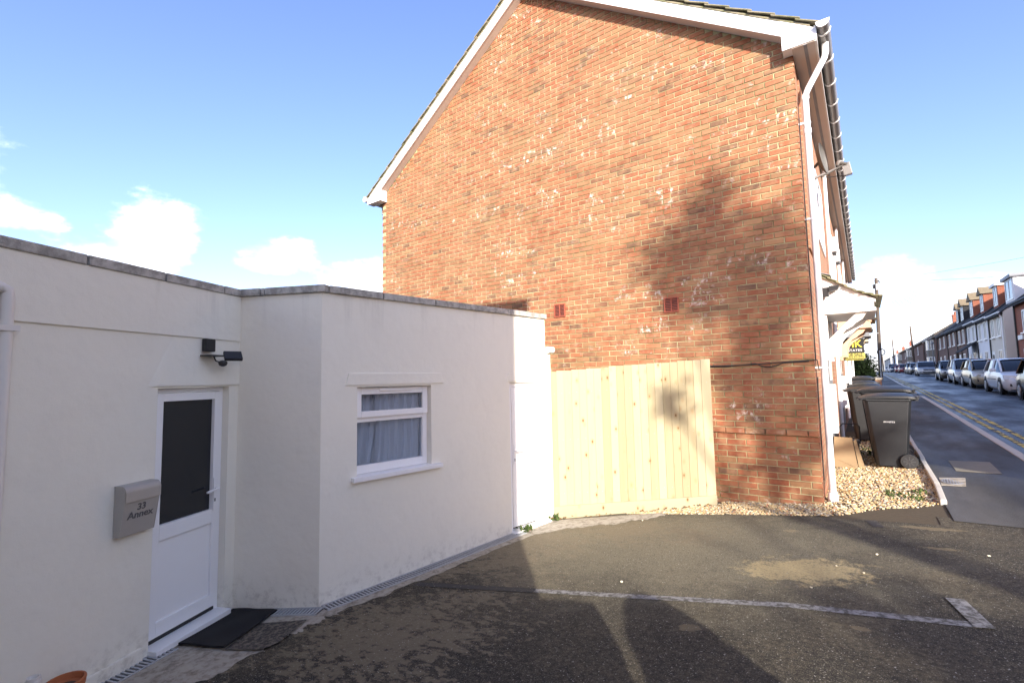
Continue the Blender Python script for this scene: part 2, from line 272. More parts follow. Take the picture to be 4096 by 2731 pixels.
# ------------------------------------------------------------------ mesh helpers
class MB:
    def __init__(s): s.v = []; s.f = []
    def add(s, vs, fs):
        o = len(s.v); s.v += [tuple(x) for x in vs]; s.f += [tuple(i + o for i in f) for f in fs]; return s
    def box(s, a, b):
        x0, y0, z0 = a; x1, y1, z1 = b
        return s.add([(x0, y0, z0), (x1, y0, z0), (x1, y1, z0), (x0, y1, z0), (x0, y0, z1), (x1, y0, z1), (x1, y1, z1), (x0, y1, z1)],
                     [(3, 2, 1, 0), (4, 5, 6, 7), (0, 1, 5, 4), (1, 2, 6, 5), (2, 3, 7, 6), (3, 0, 4, 7)])
    def obox(s, c, ax, ay, az):            # centre and three half-axis vectors
        c, ax, ay, az = map(Vector, (c, ax, ay, az))
        vs = [c + ax * i + ay * j + az * k for k in (-1, 1) for i, j in ((-1, -1), (1, -1), (1, 1), (-1, 1))]
        return s.add(vs, [(3, 2, 1, 0), (4, 5, 6, 7), (0, 1, 5, 4), (1, 2, 6, 5), (2, 3, 7, 6), (3, 0, 4, 7)])
    def bar(s, p, q, w, h, up=(0, 0, 1)):
        p, q, up = Vector(p), Vector(q), Vector(up); d = (q - p); a = d.cross(up).normalized(); b = a.cross(d).normalized()
        return s.obox((p + q) / 2, d / 2, a * w / 2, b * h / 2)
    def prism(s, poly, dirv):              # 3-D polygon extruded along dirv
        n = len(poly); a = [Vector(p) for p in poly]; d = Vector(dirv); b = [p + d for p in a]
        return s.add(a + b, [tuple(range(n))[::-1], tuple(range(n, 2 * n))] + [(i, (i + 1) % n, n + (i + 1) % n, n + i) for i in range(n)])
    def tube(s, path, r, seg=8, cap=True):
        path = [Vector(p) for p in path]; rs = r if isinstance(r, (list, tuple)) else [r] * len(path); o = len(s.v); prev = None
        for i, p in enumerate(path):
            d = (path[min(i + 1, len(path) - 1)] - path[max(i - 1, 0)]).normalized()
            if prev is None: a = d.orthogonal().normalized()
            else: a = (prev - d * prev.dot(d)).normalized()
            prev = a; b = d.cross(a)
            for k in range(seg): t = 2 * math.pi * k / seg; s.v.append(tuple(p + (a * math.cos(t) + b * math.sin(t)) * rs[i]))
        for i in range(len(path) - 1):
            for k in range(seg): k2 = (k + 1) % seg; s.f.append((o + i * seg + k, o + i * seg + k2, o + (i + 1) * seg + k2, o + (i + 1) * seg + k))
        if cap: s.f.append(tuple(o + k for k in range(seg))[::-1]); s.f.append(tuple(o + (len(path) - 1) * seg + k for k in range(seg)))
        return s
    def lathe(s, prof, c=(0, 0, 0), axis=(0, 0, 1), seg=16):   # prof: (radius, height along the axis)
        A = Vector(axis).normalized(); a = A.orthogonal().normalized(); b = A.cross(a); c = Vector(c); o = len(s.v)
        for r, h in prof:
            for k in range(seg): t = 2 * math.pi * k / seg; s.v.append(tuple(c + A * h + (a * math.cos(t) + b * math.sin(t)) * r))
        for i in range(len(prof) - 1):
            for k in range(seg): k2 = (k + 1) % seg; s.f.append((o + i * seg + k, o + i * seg + k2, o + (i + 1) * seg + k2, o + (i + 1) * seg + k))
        s.f.append(tuple(o + k for k in range(seg))[::-1]); s.f.append(tuple(o + (len(prof) - 1) * seg + k for k in range(seg)))
        return s
    def loft(s, secs, cap=True):
        o = len(s.v); n = len(secs[0])
        for q in secs: s.v += [tuple(p) for p in q]
        for i in range(len(secs) - 1):
            for k in range(n): k2 = (k + 1) % n; s.f.append((o + i * n + k, o + i * n + k2, o + (i + 1) * n + k2, o + (i + 1) * n + k))
        if cap: s.f.append(tuple(o + k for k in range(n))[::-1]); s.f.append(tuple(o + (len(secs) - 1) * n + k for k in range(n)))
        return s
    def mesh(s, name, mat=None, smooth=False, bevel=0, fix=True):
        me = bpy.data.meshes.new(name); me.from_pydata(s.v, [], s.f); me.update()
        if fix or bevel:
            bm = bmesh.new(); bm.from_mesh(me)
            if fix: bmesh.ops.recalc_face_normals(bm, faces=bm.faces)
            if bevel: bmesh.ops.bevel(bm, geom=[e for e in bm.edges if len(e.link_faces) == 2 and e.calc_face_angle(0) > .5], offset=bevel, segments=2, profile=.6, affect='EDGES', clamp_overlap=True)
            bm.to_mesh(me); bm.free()
        if smooth:
            me.polygons.foreach_set('use_smooth', [True] * len(me.polygons))
            me.set_sharp_from_angle(angle=R(40))
        if mat: me.materials.append(MT[mat])
        return me
    def build(s, name, mat, parent=None, smooth=False, bevel=0, fix=True):
        return link(name, s.mesh(name, mat, smooth, bevel, fix), parent)
def link(name, me, parent=None):
    o = bpy.data.objects.new(name, me); col.objects.link(o)
    if parent is not None:
        o.parent = parent
        if parent.parent is None and parent.get('oneoff'): o.location = -parent.location
    return o
def tag(o, label=None, cat=None, group=None, kind=None):
    if label: o['label'] = label
    if cat: o['category'] = cat
    if group: o['group'] = group
    if kind: o['kind'] = kind
    return o
def thing(name, loc, label, cat, group=None, oneoff=True, rz=0):
    # oneoff: the parts are written in world coordinates, the Empty only marks the base
    o = bpy.data.objects.new(name, None); col.objects.link(o); o.location = loc; o.rotation_euler.z = rz
    if oneoff: o['oneoff'] = 1
    return tag(o, label, cat, group)
def copy_tree(o, parent=None):
    c = o.copy(); col.objects.link(c)
    if parent is not None: c.parent = parent
    for ch in list(o.children): copy_tree(ch, c)
    return c
def text(name, body, mat, parent, origin, xdir, ydir, size, depth=.002, align='CENTER', sx=1., bold=0.):
    cu = bpy.data.curves.new(name, 'FONT'); cu.body = body; cu.size = size; cu.extrude = depth; cu.align_x = align; cu.align_y = 'CENTER'; cu.offset = bold
    t = bpy.data.objects.new(name, cu); col.objects.link(t); dg = bpy.context.evaluated_depsgraph_get()
    me = bpy.data.meshes.new_from_object(t.evaluated_get(dg)); bpy.data.objects.remove(t)
    xd, yd = Vector(xdir).normalized(), Vector(ydir).normalized(); zd = xd.cross(yd)
    M = Matrix((xd * sx, yd, zd)).transposed().to_4x4(); M.translation = Vector(origin); me.transform(M)
    me.materials.clear(); me.materials.append(MT[mat]); return link(name, me, parent)
def lerp(a, b, t): return a + (b - a) * t
def tab(t, x):
    if x <= t[0][0]: return t[0][1]
    for (a, b), (c, d) in zip(t, t[1:]):
        if x <= c: return b + (d - b) * (x - a) / (c - a)
    return t[-1][1]
# ------------------------------------------------------------------ the lie of the land
ROADZ = [(-200, -1.2), (-20, -.12), (-8, .0), (0, .08), (3, .13), (12, .30), (25, .50), (61, .95), (76, 1.08), (102, 1.2), (150, 1.3), (400, 1.35), (900, 1.35)]
def rz(y): return tab(ROADZ, y)
KERB = 2.3; EDGE = 1.06; RROAD = 6.75; FAC = 8.2
def gz(x, y):
    s_ = rz(y) - rz(0)
    if x < 0: return .108 * x + s_ * max(0, 1 + x / 2.) * (1 if y > 0 else .0)
    if y <= 0: s_ *= min(1, x / 1.) if x < 1 else 1
    k = min(1, max(0, (y + .6) / 2.2))                    # raised pavement north of the drive crossing
    if x <= EDGE: return .08 * x + s_
    if x <= KERB: return .085 + (x - EDGE) * lerp(.02, .06, k) + s_
    return rz(y) if x < RROAD else rz(y) + .09
def sheet(name, mat, xs, ys, zf, off=0., parent=None, keep=None):
    mb = MB(); nx = len(xs)
    for y in ys:
        for x in xs: mb.v.append((x, y, zf(x, y) + off))
    for j in range(len(ys) - 1):
        for i in range(nx - 1):
            if keep and not keep((xs[i] + xs[i + 1]) / 2, (ys[j] + ys[j + 1]) / 2): continue
            mb.f.append((j * nx + i, j * nx + i + 1, (j + 1) * nx + i + 1, (j + 1) * nx + i))
    o = mb.build(name, mat, parent, smooth=True, fix=False)
    return o
def fr(a, b, st): n = max(1, round((b - a) / st)); return [a + (b - a) * i / n for i in range(n + 1)]
def base(x, y):
    if x > 8.5: return rz(y) - .05
    if x < -5: return -.54 - .06 + (x + 5) * .01
    return gz(x, y) - .09
g = sheet('ground', 'ground', [-900, -300, -100, -30, -12] + fr(-5, 8, .5) + [8.6, 12, 30, 100, 300, 900], [-900, -300, -100, -40] + fr(-20, 10, .5) + fr(12, 160, 6) + [220, 300, 400, 600, 900], base)
tag(g, kind='structure')
ysr = fr(-60, 10, 1) + fr(12, 160, 4) + [220, 320, 450]
road = tag(sheet('road', 'road', fr(KERB, RROAD, .8), ysr, lambda x, y: rz(y) + .03 * (1 - ((x - 4.5) / 2.3) ** 2)), kind='structure')
pav = tag(sheet('pavement', 'pavement', fr(EDGE, KERB - .12, .15), fr(-.45, 12, .25) + fr(13, 160, 3) + [220, 320, 450], gz), kind='structure')
# the near edge of the pavement meets the drive on a slant: drive laid a little lower
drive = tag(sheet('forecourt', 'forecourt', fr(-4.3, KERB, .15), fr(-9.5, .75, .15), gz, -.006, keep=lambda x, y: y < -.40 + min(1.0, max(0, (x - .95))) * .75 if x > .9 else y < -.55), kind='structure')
rpav = tag(sheet('far_pavement', 'pavement', fr(RROAD + .12, FAC + .4, .4), fr(20, 160, 4) + [220, 320, 450], lambda x, y: rz(y) + .09), kind='structure')
def kerbs(parent, x, y0, y1, top, n, wid=.12, mat='kerb', h=.18):
    L = (y1 - y0) / n
    for i in range(n):
        a, b = y0 + i * L + .004, y0 + (i + 1) * L - .004; j = rnd.uniform(-.004, .004)
        mb = MB(); za, zb = top(a), top(b)
        mb.add([(x + j, a, za - h), (x + wid + j, a, za - h), (x + wid + j, b, zb - h), (x + j, b, zb - h), (x + j, a, za), (x + wid + j, a, za), (x + wid + j, b, zb), (x + j, b, zb)],
               [(3, 2, 1, 0), (4, 5, 6, 7), (0, 1, 5, 4), (1, 2, 6, 5), (2, 3, 7, 6), (3, 0, 4, 7)])
        mb.build('kerb_stone', mat, parent, bevel=.012)
kz = lambda y: gz(KERB - .13, y) + .012
kerbs(pav, KERB - .12, .2, 18.2, kz, 20)
kerbs(pav, KERB - .12, 22, 76, kz, 30)
mb = MB(); pts = [(KERB - .06 - 1.1 * (1 - math.cos(t)), 18.2 + 1.1 * math.sin(t)) for t in [i * math.pi / 2 / 6 for i in range(7)]]     # rounded kerb end beside the crossing
for (xa, ya), (xb, yb) in zip(pts, pts[1:]): mb.bar((xa, ya, kz(ya) - .06), (xb, yb, kz(yb) - .06), .12, .125)
mb.build('kerb_stone', 'kerb', pav)
kerbs(rpav, RROAD, 20, 110, lambda y: rz(y) + .10, 30)
# garden edging along the gravel strip
ed = thing('garden_edging', (EDGE, .2, .08), 'pale concrete edging between the gravel strip and the pavement', 'edging')
for i in range(7):
    a, b = .22 + i * .915, .22 + (i + 1) * .915 - .008; t = rnd.uniform(-.008, .008)
    xa = EDGE + (-.0 if i else -.03); MB().prism([(xa + t, a, gz(EDGE, a) - .15), (xa + .055 + t, a, gz(EDGE, a) - .15), (xa + .055 + t, a, gz(EDGE, a) + .045), (xa + t, a, gz(EDGE, a) + .045)], (.03 if i == 0 else 0, b - a, gz(EDGE, b) - gz(EDGE, a))).build('edging_stone', 'kerb', ed, bevel=.01)
# double yellow lines and drive markings
for k, x in enumerate((KERB + .22, KERB + .42)):
    sheet('yellow_line', 'yellow_line', [x, x + .09], fr(3.2, 90, 1.), lambda x, y: rz(y) + .03 * (1 - ((x - 4.5) / 2.3) ** 2), .005, road)
def strip(name, mat, p, q, wd, parent, off=.004, n=20):
    p, q = Vector(p), Vector(q); d = (q - p); nrm = Vector((-d.y, d.x)).normalized() * wd / 2; mb = MB()
    for i in range(n + 1):
        c = p + d * i / n
        for s_ in (-1, 0, 1): e = c + nrm * s_; mb.v.append((e.x, e.y, gz(e.x, e.y) - .006 + off))
    for i in range(n):
        for k in (0, 1): a = i * 3 + k; mb.f.append((a, a + 1, a + 4, a + 3))
    return mb.build(name, mat, parent, fix=False)
strip('bay_line', 'dark_line', (-2.86, -3.59), (-1.75, -3.345), .085, drive)
strip('bay_line', 'worn_line', (-1.75, -3.345), (.905, -2.765), .074, drive)
strip('bay_line', 'worn_line', (.84, -2.42), (.925, -2.80), .095, drive, .0085, 6)
strip('bay_line', 'dark_line', (.42, -.62), (.49, -.86), .09, drive, .004, 4)
# concrete margin beside the annex and the joint by the gravel
def poly_sheet(name, mat, pts, parent, off):
    mb = MB(); mb.add([(x, y, gz(x, y) + off) for x, y in pts], [tuple(range(len(pts)))]); return mb.build(name, mat, parent, fix=False)
# ------------------------------------------------------------------ end-of-terrace brick house
HW = 7.865; RX = -HW / 2; zs = lambda x: 8.24 - .694 * abs(x - RX)
hs = thing('brick_house', (RX, 2.3, -.2), 'red brick end-of-terrace house with tall blank gable, white verges and white downpipe', 'house')
wall = MB().prism([(-HW + .01, .0075, -.9), (-.01, .0075, -.35), (-.01, .0075, 5.36), (-.02, .0075, 5.56), (RX, .0075, 8.26), (-HW + .02, .0075, 5.56), (-HW + .01, .0075, 5.3)], (0, .27, 0)).build('wall', 'mortar', hs)
MB().prism([(-HW + .02, .30, -.9), (-.02, .30, -.35), (-.02, .30, 5.5), (RX, .30, 8.2), (-HW + .02, .30, 5.5)], (0, 4.29, 0)).build('party_wall', 'terrace_brick', hs)
def brick_mesh(w_, var):
    h, d, c = .0655 / 2, .05, .004; w_ = w_ / 2; r_ = random.Random(var); j = lambda: r_.uniform(-.0016, .0016)
    mb = MB()
    ring0 = [(-w_, d, -h), (w_, d, -h), (w_, d, h), (-w_, d, h)]
    ring1 = [(-w_ + j(), c + .002, -h + j()), (w_ + j(), c + .002, -h + j()), (w_ + j(), c + .002, h + j()), (-w_ + j(), c + .002, h + j())]
    ring2 = [(x * (1 - c / w_), -.0005 + j(), z * (1 - c / h)) for x, y, z in ring1]
    mb.v = ring0 + ring1 + ring2
    for a in (0, 4):
        for k in range(4): mb.f.append((a + k, a + (k + 1) % 4, a + 4 + (k + 1) % 4, a + 4 + k))
    mb.f.append((8, 9, 10, 11)); return mb
ST = [brick_mesh(.215, i) for i in range(6)]; HD = [brick_mesh(.1025, 20 + i) for i in range(4)]
spots = []
for r_ in range(-12, 112):
    z = r_ * .075 + .0375; xs = []
    if r_ % 2 == 0:
        xs.append((-.05125, 1)); x = -.1075
    else: x = .0
    while x > -HW + .12:
        wd = .225; xs.append((x - .1125 + (.0 if r_ % 2 == 0 else .005 if x == 0 else .0), 0)); x -= wd
    for x, hd in xs:
        if x - .1 < -HW - .005 : x = -HW + .1075
        if z - .05 > zs(x) or (z > 5.36 and x > -.1): continue
        if z < gz(x, 0) - .12: continue
        if abs(x + 3.417) < .13 and abs(z - 2.572) < .10 or abs(x + 1.63) < .13 and abs(z - 2.465) < .10: pass
        spots.append((x, z, hd, r_))
def seen(x, z):
    if x < -1.15 and z < 1.72 : return False                         # behind the fence
    if x < -2.9 and z < 2.75: return False
    return z > gz(x, 0)
order = sorted([s_ for s_ in spots if seen(s_[0], s_[1])], key=lambda q: (Vector((q[0], 0, q[1])) - CAM).length)
big = set(order[:300]); SM = [b.mesh('brick', 'brick') for b in ST]; HM = [b.mesh('brick', 'brick') for b in HD]
jn = MB()
for q in spots:
    x, z, hd, r_ = q; dy = rnd.uniform(-.0015, .0015) + (-.03 if r_ == 10 else 0); dx = rnd.uniform(-.0015, .0015); dz = rnd.uniform(-.0012, .0012)
    if q in big:
        o = link('brick', rnd.choice(HM if hd else SM), wall); o.location = (x + dx, dy, z + dz)
    else:
        b = rnd.choice(HD if hd else ST); jn.add([(vx + x + dx, vy + dy, vz + z + dz) for vx, vy, vz in b.v], b.f)
jb = jn.build('brick_courses', 'brick_joined', wall, fix=True); jb['kind'] = 'stuff'
# corner return of the same bricks on the street front is a plain brick wall
fw = MB().box((-.24, .0525, -.4), (-.003, 18.9, 5.36)).build('front_wall', 'terrace_brick', hs)
# verges: bargeboards, sloping soffits, box ends
OV = .18
for sgn, nm in ((1, 'right'), (-1, 'left')):
    X = lambda a: RX + sgn * a
    e = HW / 2 + .30 if sgn > 0 else HW / 2 + .33
    i_ = HW / 2 - .10 if sgn > 0 else HW / 2 - .16
    zz = lambda a: 8.24 - .694 * a
    MB().prism([(X(0), -OV, zz(0) - .005), (X(i_), -OV, zz(i_) - .005), (X(i_), -OV, zz(i_) + .185), (X(0), -OV, zz(0) + .185)], (0, .02, 0)).build('bargeboard', 'upvc', hs)
    MB().prism([(X(.0), -OV + .02, zz(0)), (X(i_), -OV + .02, zz(i_)), (X(i_), -OV + .02, zz(i_) + .012), (X(0), -OV + .02, zz(0) + .012)], (0, OV - .022, 0)).build('verge_soffit', 'soffit', hs)
    b = MB().prism([(X(i_ + .002), -OV - .004, 5.385), (X(e - .04), -OV - .004, 5.385), (X(e - .04), -OV - .004, zz(e) + .21), (X(i_ + .002), -OV - .004, zz(i_) + .19)], (0, OV - .004, 0)).build('box_end', 'upvc', hs)
    # roof underlay slab and tile courses
    L = math.hypot(1, .694); n_ = 17; g_ = (e + .04) / n_
    slab = MB().prism([(X(0), -OV + .03, zz(0) + .19), (X(e), -OV + .03, zz(e) + .19), (X(e), -OV + .03, zz(e) + .215), (X(0), -OV + .03, zz(0) + .215)], (0, 5.2, 0)).build('roof', 'roof_tile', hs)
    for k in range(n_):
        a0, a1 = k * g_ - (.03 if k else 0), (k + 1) * g_ + .02; z0, z1 = zz(a0) + .222, zz(a1) + .252; j = rnd.uniform(-.008, .008)
        MB().prism([(X(a0), -OV - .035 + j, z0), (X(a1), -OV - .035 + j, z1), (X(a1), -OV - .035 + j, z1 + .018), (X(a0), -OV - .035 + j, z0 + .018)], (0, .30, 0)).build('verge_tile', 'roof_tile', slab, bevel=.004)
        t = MB()
        for c in range(16):
            y0 = -OV + .27 + c * .30 + .004; t.prism([(X(a0), y0, z0), (X(a1), y0, z1), (X(a1), y0, z1 + .018), (X(a0), y0, z0 + .018)], (0, .292, 0))
        tag(t.build('tile_course', 'roof_tile', slab), kind='stuff')
MB().tube([(RX, -OV - .04, 8.24 + .2), (RX, 4.6, 8.24 + .2)], .11, 10).build('ridge_tile', 'roof_tile', hs, smooth=True)
# mortar bedding under the verge tiles
for sgn in (1, -1):
    a1 = HW / 2 + .2; MB().prism([(RX, -OV - .008, 8.24 + .186), (RX + sgn * a1, -OV - .008, 8.24 - .694 * a1 + .19), (RX + sgn * a1, -OV - .008, 8.24 - .694 * a1 + .215), (RX, -OV - .008, 8.24 + .215)], (0, .03, 0)).build('verge_bedding', 'roof_tile', hs)
# street eaves of the whole first house
def eaves(parent, y0, y1, end=True):
    MB().box((-.0, y0, 5.375), (.235, y1, 5.39)).build('soffit', 'soffit', parent)
    MB().box((.12, y0, 5.368), (.155, y1, 5.3745)).build('soffit_vent', 'lead', parent)
    MB().box((.235, y0, 5.37), (.255, y1, 5.56)).build('fascia', 'upvc_old', parent)
    mb = MB(); o = []
    for k in range(9): t = math.pi + math.pi * k / 8; o.append((.325 + .068 * math.cos(t), 5.545 + .075 * math.sin(t)))
    for k in range(9): t = 2 * math.pi - math.pi * k / 8; o.append((.325 + .06 * math.cos(t), 5.545 + .066 * math.sin(t)))
    mb.loft([[(x, y0 - .06, z) for x, z in o], [(x, y1, z) for x, z in o]])
    gt = mb.build('gutter', 'grey_pipe', parent, smooth=True)
    n = int((y1 - y0) / .62)
    for i in range(n + 1):
        y = y0 + .1 + i * .62
        if y > y1 - .03: break
        q = [(.325 + (.075 if kk < 9 else .066) * math.cos(t), 5.545 + (.082 if kk < 9 else .073) * math.sin(t)) for kk, t in enumerate([math.pi + math.pi * k / 8 for k in range(9)] + [2 * math.pi - math.pi * k / 8 for k in range(9)])]
        MB().loft([[(x, y, z) for x, z in q], [(x, y + .03, z) for x, z in q]]).build('gutter_bracket', 'upvc', gt)
    if end:
        MB().prism([(.325 + .07 * math.cos(math.pi + math.pi * k / 8), y0 - .075, 5.545 + .078 * math.sin(math.pi + math.pi * k / 8)) for k in range(9)], (0, .016, 0)).build('stop_end', 'upvc', gt)
eaves(hs, -.17, 4.6)
# white downpipe with swan neck
dp = MB().tube([(.325, .14, 5.50), (.325, .14, 5.37), (.31, .14, 5.31), (.12, .14, 4.98), (.085, .14, 4.90), (.085, .14, .04)], .036, 14).build('downpipe', 'upvc', hs, smooth=True)
for z in (4.55, 3.35, 1.55): 
    MB().lathe([(.04, -.012), (.042, -.012), (.042, .012), (.04, .012)], (.085, .14, z), seg=14).build('pipe_bracket', 'upvc', dp, smooth=True); MB().box((-.002, .10, z - .012), (.05, .13, z + .012)).build('pipe_bracket', 'upvc', dp)
for z in (4.88, 4.45): MB().lathe([(.043, -.03), (.043, .03)], (.085, .14, z), seg=14).build('pipe_collar', 'upvc', dp, smooth=True)
MB().lathe([(.05, 0), (.052, .10), (.046, .12), (.037, .125)], (.085, .14, gz(.1, .1) - .03), seg=16).build('pipe_shoe', 'upvc', dp, smooth=True)
# rear eaves gutter end, seen at the left
mb = MB(); mb.tube([(-8.23, -.2, 5.52), (-8.23, 4.6, 5.52)], .065, 10); mb.build('rear_gutter', 'upvc', hs, smooth=True)
MB().tube([(-7.98, .12, 5.36), (-7.98, .12, 5.2)], .035, 10).build('rear_downpipe', 'grey_pipe', hs)
# air bricks with louvres
for c in (px_y(2240, 1242, 0), px_y(2686, 1219, 0)):
    v = MB(); w_, h_ = .10, .105
    for a, b in (((-w_, -.02, -h_), (-w_ + .014, .01, h_)), ((w_ - .014, -.02, -h_), (w_, .01, h_)), ((-w_ + .014, -.02, h_ - .014), (w_ - .014, .01, h_)), ((-w_ + .014, -.02, -h_), (w_ - .014, .01, -h_ + .014)), ((-.006, -.018, -h_ + .014), (.006, .01, h_ - .014))):
        v.box([p + q for p, q in zip(c, a)], [p + q for p, q in zip(c, b)])
    ab = v.build('air_brick', 'vent_clay', hs)
    for i in range(8):
        z = c.z - .079 + i * .0225
        for sx in (-1, 1): MB().obox((c.x + sx * .046, -.009, z), (.0385, 0, 0), (0, .004, -.0035), (0, .0025, .0025)).build('louvre', 'vent_clay', ab)
    MB().box((c.x - .085, -.004, c.z - .09), (c.x + .085, .004, c.z + .09)).build('air_brick_hole', 'black_plastic', ab)
# cable clipped along the gable
zc = px_y(3262, 1440, 0).z; pts = [(.04, .05, zc - .12), (.03, -.012, zc + .002), (-.05, -.012, zc)]
for x, dz in ((-.3, -.01), (-.62, -.03), (-.95, -.035), (-1.25, -.03), (-1.9, -.01), (-2.6, .0)): pts.append((x, -.012, zc + dz))
cab = MB().tube(pts, .006, 6).build('wall_cable', 'cable', hs)
p2 = [(-.32 + .0 - i * .3 / 8, -.013, zc - .02 - .045 * math.sin(math.pi * i / 8)) for i in range(9)] + [(-.95, -.013, zc - .045), (-1.3, -.013, zc - .04)]
MB().tube([(-.05, -.013, zc - .012)] + p2, .006, 6).build('wall_cable', 'cable', hs)
MB().tube([(.012, .16, zc - .2), (.012, .075, zc - .4), (.012, .07, .25)], .007, 6).build('wall_cable', 'cable', hs); MB().tube([(.012, .04, 4.6), (.012, .05, 3.2), (.012, .065, zc)], .007, 6).build('wall_cable', 'cable', hs)
# ------------------------------------------------------------------ rest of the terrace, seen edge on
def window_unit(parent, ax, ay, az, w_, h_, frame='upvc', glassm='far_glass', nrm=(1, 0, 0), mull=1, sill=True, d=.05, fw_=.055):
    # centre of the opening in the wall face, size w_ (along the wall) x h_
    n = Vector(nrm); t = Vector((-n.y, n.x, 0)); c = Vector((ax, ay, az)); z = Vector((0, 0, 1))
    fm = MB()
    for s_ in (-1, 1):
        fm.obox(c + t * s_ * (w_ / 2 - fw_ / 2) + n * .0, t * fw_ / 2, n * d / 2, z * h_ / 2)
        fm.obox(c + z * s_ * (h_ / 2 - fw_ / 2), t * (w_ / 2 - fw_), n * d / 2, z * fw_ / 2)
    for i in range(mull): u = -w_ / 2 + w_ * (i + 1) / (mull + 1); fm.obox(c + t * u, t * fw_ * .4, n * d * .48, z * (h_ / 2 - fw_))
    f = fm.build('window', frame, parent)
    MB().obox(c - n * .004, t * (w_ / 2 - fw_), n * .004, z * (h_ / 2 - fw_)).build('pane', glassm, f)
    if sill: MB().obox(c - z * (h_ / 2 + .035) + n * .05, t * (w_ / 2 + .06), n * .09, z * .03).build('sill', frame, f)
    return f
HY = [4.6, 9.3, 14.1, 18.9]
for i in range(4):
    y0 = 0 if i == 0 else HY[i - 1]
    if i == 0: h = hs
    else:
        h = thing('terraced_house', (0, y0 + 2.3, .1), ['', 'second house of the brick terrace, with grey porch, beyond the tall gable', 'third house of the brick terrace, with tan porch, past the for sale board', 'last house of the brick terrace before the dark bush'][i], 'house', 'houses of the brick terrace')
        MB().box((-HW + .02, y0 + .002, -.4), (-.25, HY[i] - .002, 5.5)).build('wall', 'terrace_brick', h)
        for sgn in (1, -1): MB().prism([(RX, y0, 8.43), (RX + sgn * 4.25, y0, 8.43 - .694 * 4.25), (RX + sgn * 4.25, y0, 8.46 - .694 * 4.25), (RX, y0, 8.47)], (0, HY[i] - y0, 0)).build('roof', 'roof_tile', h)
        MB().prism([(-HW + .02, y0 + .01, 5.5), (-.25, y0 + .01, 5.5), (RX, y0 + .01, 8.15)], (0, HY[i] - y0 - .02, 0)).build('loft', 'terrace_brick', h)
        eaves(h, y0 + .002, HY[i], False)
    # tile-hung upper front with windows, door surround and meter cabinet
    MB().box((-.002, y0 + .35 if i == 0 else y0 + .1, 3.05), (.018, HY[i] - .1, 5.25)).build('tile_hanging', 'terrace_brick', h)
    window_unit(h, .022, y0 + 2.7, 4.1, 1.5, 1.15, mull=2, sill=False, d=.03)
    if i: window_unit(h, .005, y0 + .95, 1.45 + .03 * y0, .35, .9, mull=0, sill=False, d=.03)
    dz = .12 + rz(y0 + 2.8) - rz(0)
    d = MB().box((-.0, y0 + 2.45, dz), (.012, y0 + 3.4, dz + 2.1)).build('door', 'grey_paint', h); MB().box((.012, y0 + 2.55, dz + 1.2), (.016, y0 + 3.3, dz + 1.9)).build('door_pane', 'dark_glass', d)
    MB().box((.0, y0 + 1.75, dz + .45), (.11, y0 + 2.05, dz + 1.15)).build('meter_cabinet', 'upvc', h, bevel=.01)
    MB().tube([(.07, y0 + 4.1, 5.35), (.07, y0 + 4.1, .3)], .034, 10).build('downpipe', 'upvc', h, smooth=True)
# porch canopies on curved brackets
def porch(y, bz, paint, label):
    t = thing('porch_canopy', (.0, y + .7, bz), label, 'porch', 'porches along the brick terrace'); W_, D_ = 1.45, .655
    zt, ze, zb = bz + 2.98, bz + 2.54, bz + 2.40
    for k, yy in enumerate((y, y + W_ - .03)):
        MB().prism([(.03, yy, zb + .02), (D_ - .02, yy, zb + .02), (D_ - .02, yy, ze + .0), (.48, yy, ze + .095), (.03, yy, zt - .045)], (0, .03, 0)).build('side_cheek', paint, t)
        MB().prism([(.02, yy - .012, zt - .10), (.48, yy - .012, ze + .05), (D_ + .0, yy - .012, ze - .05), (D_ + .0, yy - .012, ze + .0), (.48, yy - .012, ze + .10), (.02, yy - .012, zt - .04)], (0, .011, 0)).build('barge', paint, t)
    fr_ = MB().box((.0, y - .02, zb - .035), (D_ + .0, y + W_ + .02, zb + .018)).build('beam', paint, t, bevel=.006)
    MB().box((D_ - .055, y + .032, zb + .02), (D_ - .022, y + W_ - .032, ze - .01)).build('front_board', paint, t)
    rf = MB().prism([(.0, y - .05, zt - .035), (.48, y - .05, ze + .105), (D_ + .03, y - .05, ze + .01), (D_ + .03, y - .05, ze + .028), (.48, y - .05, ze + .125), (.0, y - .05, zt - .015)], (0, W_ + .1, 0)).build('roof', 'roof_tile', t)
    n = 7
    for i in range(n):
        f = lambda u: (u * (D_ + .05), zt - (zt - ze - .11) * u / .63 if u < .63 else ze + .11 - .10 * (u - .63) / .37)
        (xa, za), (xb, zb_) = f(i / n), f((i + 1) / n + .05)
        for c in range(5): yy = y - .07 + c * (W_ + .14) / 5; MB().prism([(xa, yy, za - .002), (xb, yy, zb_ + .024), (xb, yy, zb_ + .042), (xa, yy, za + .016)], (0, (W_ + .14) / 5 - .005, 0)).build('roof_tile', 'roof_tile', rf)
    MB().prism([(.0, y - .07, zt + .02), (.14, y - .07, zt - .035), (.145, y - .07, zt - .03), (.0, y - .07, zt + .03)], (0, W_ + .14, 0)).build('flashing', 'lead', t)
    for yy in (y + .05, y + W_ - .14):
        p = [(.05, zb - .62)]; 
        out_ = [(.16, zb - .64), (.165, zb - .50), (.20, zb - .38), (.28, zb - .28), (.36, zb - .235), (.40, zb - .19), (.48, zb - .14), (.54, zb - .05), (.575, zb - .037)]
        inn = [(.42, zb - .037), (.055, zb - .42), (.05, zb - .64)]
        MB().prism([(x, yy, z) for x, z in out_ + inn], (0, .09, 0)).build('bracket', paint, t, bevel=.006)
        MB().box((.0, yy - .03, zb - .72), (.055, yy + .12, zb - .04)).build('wall_post', paint, t)
    return t
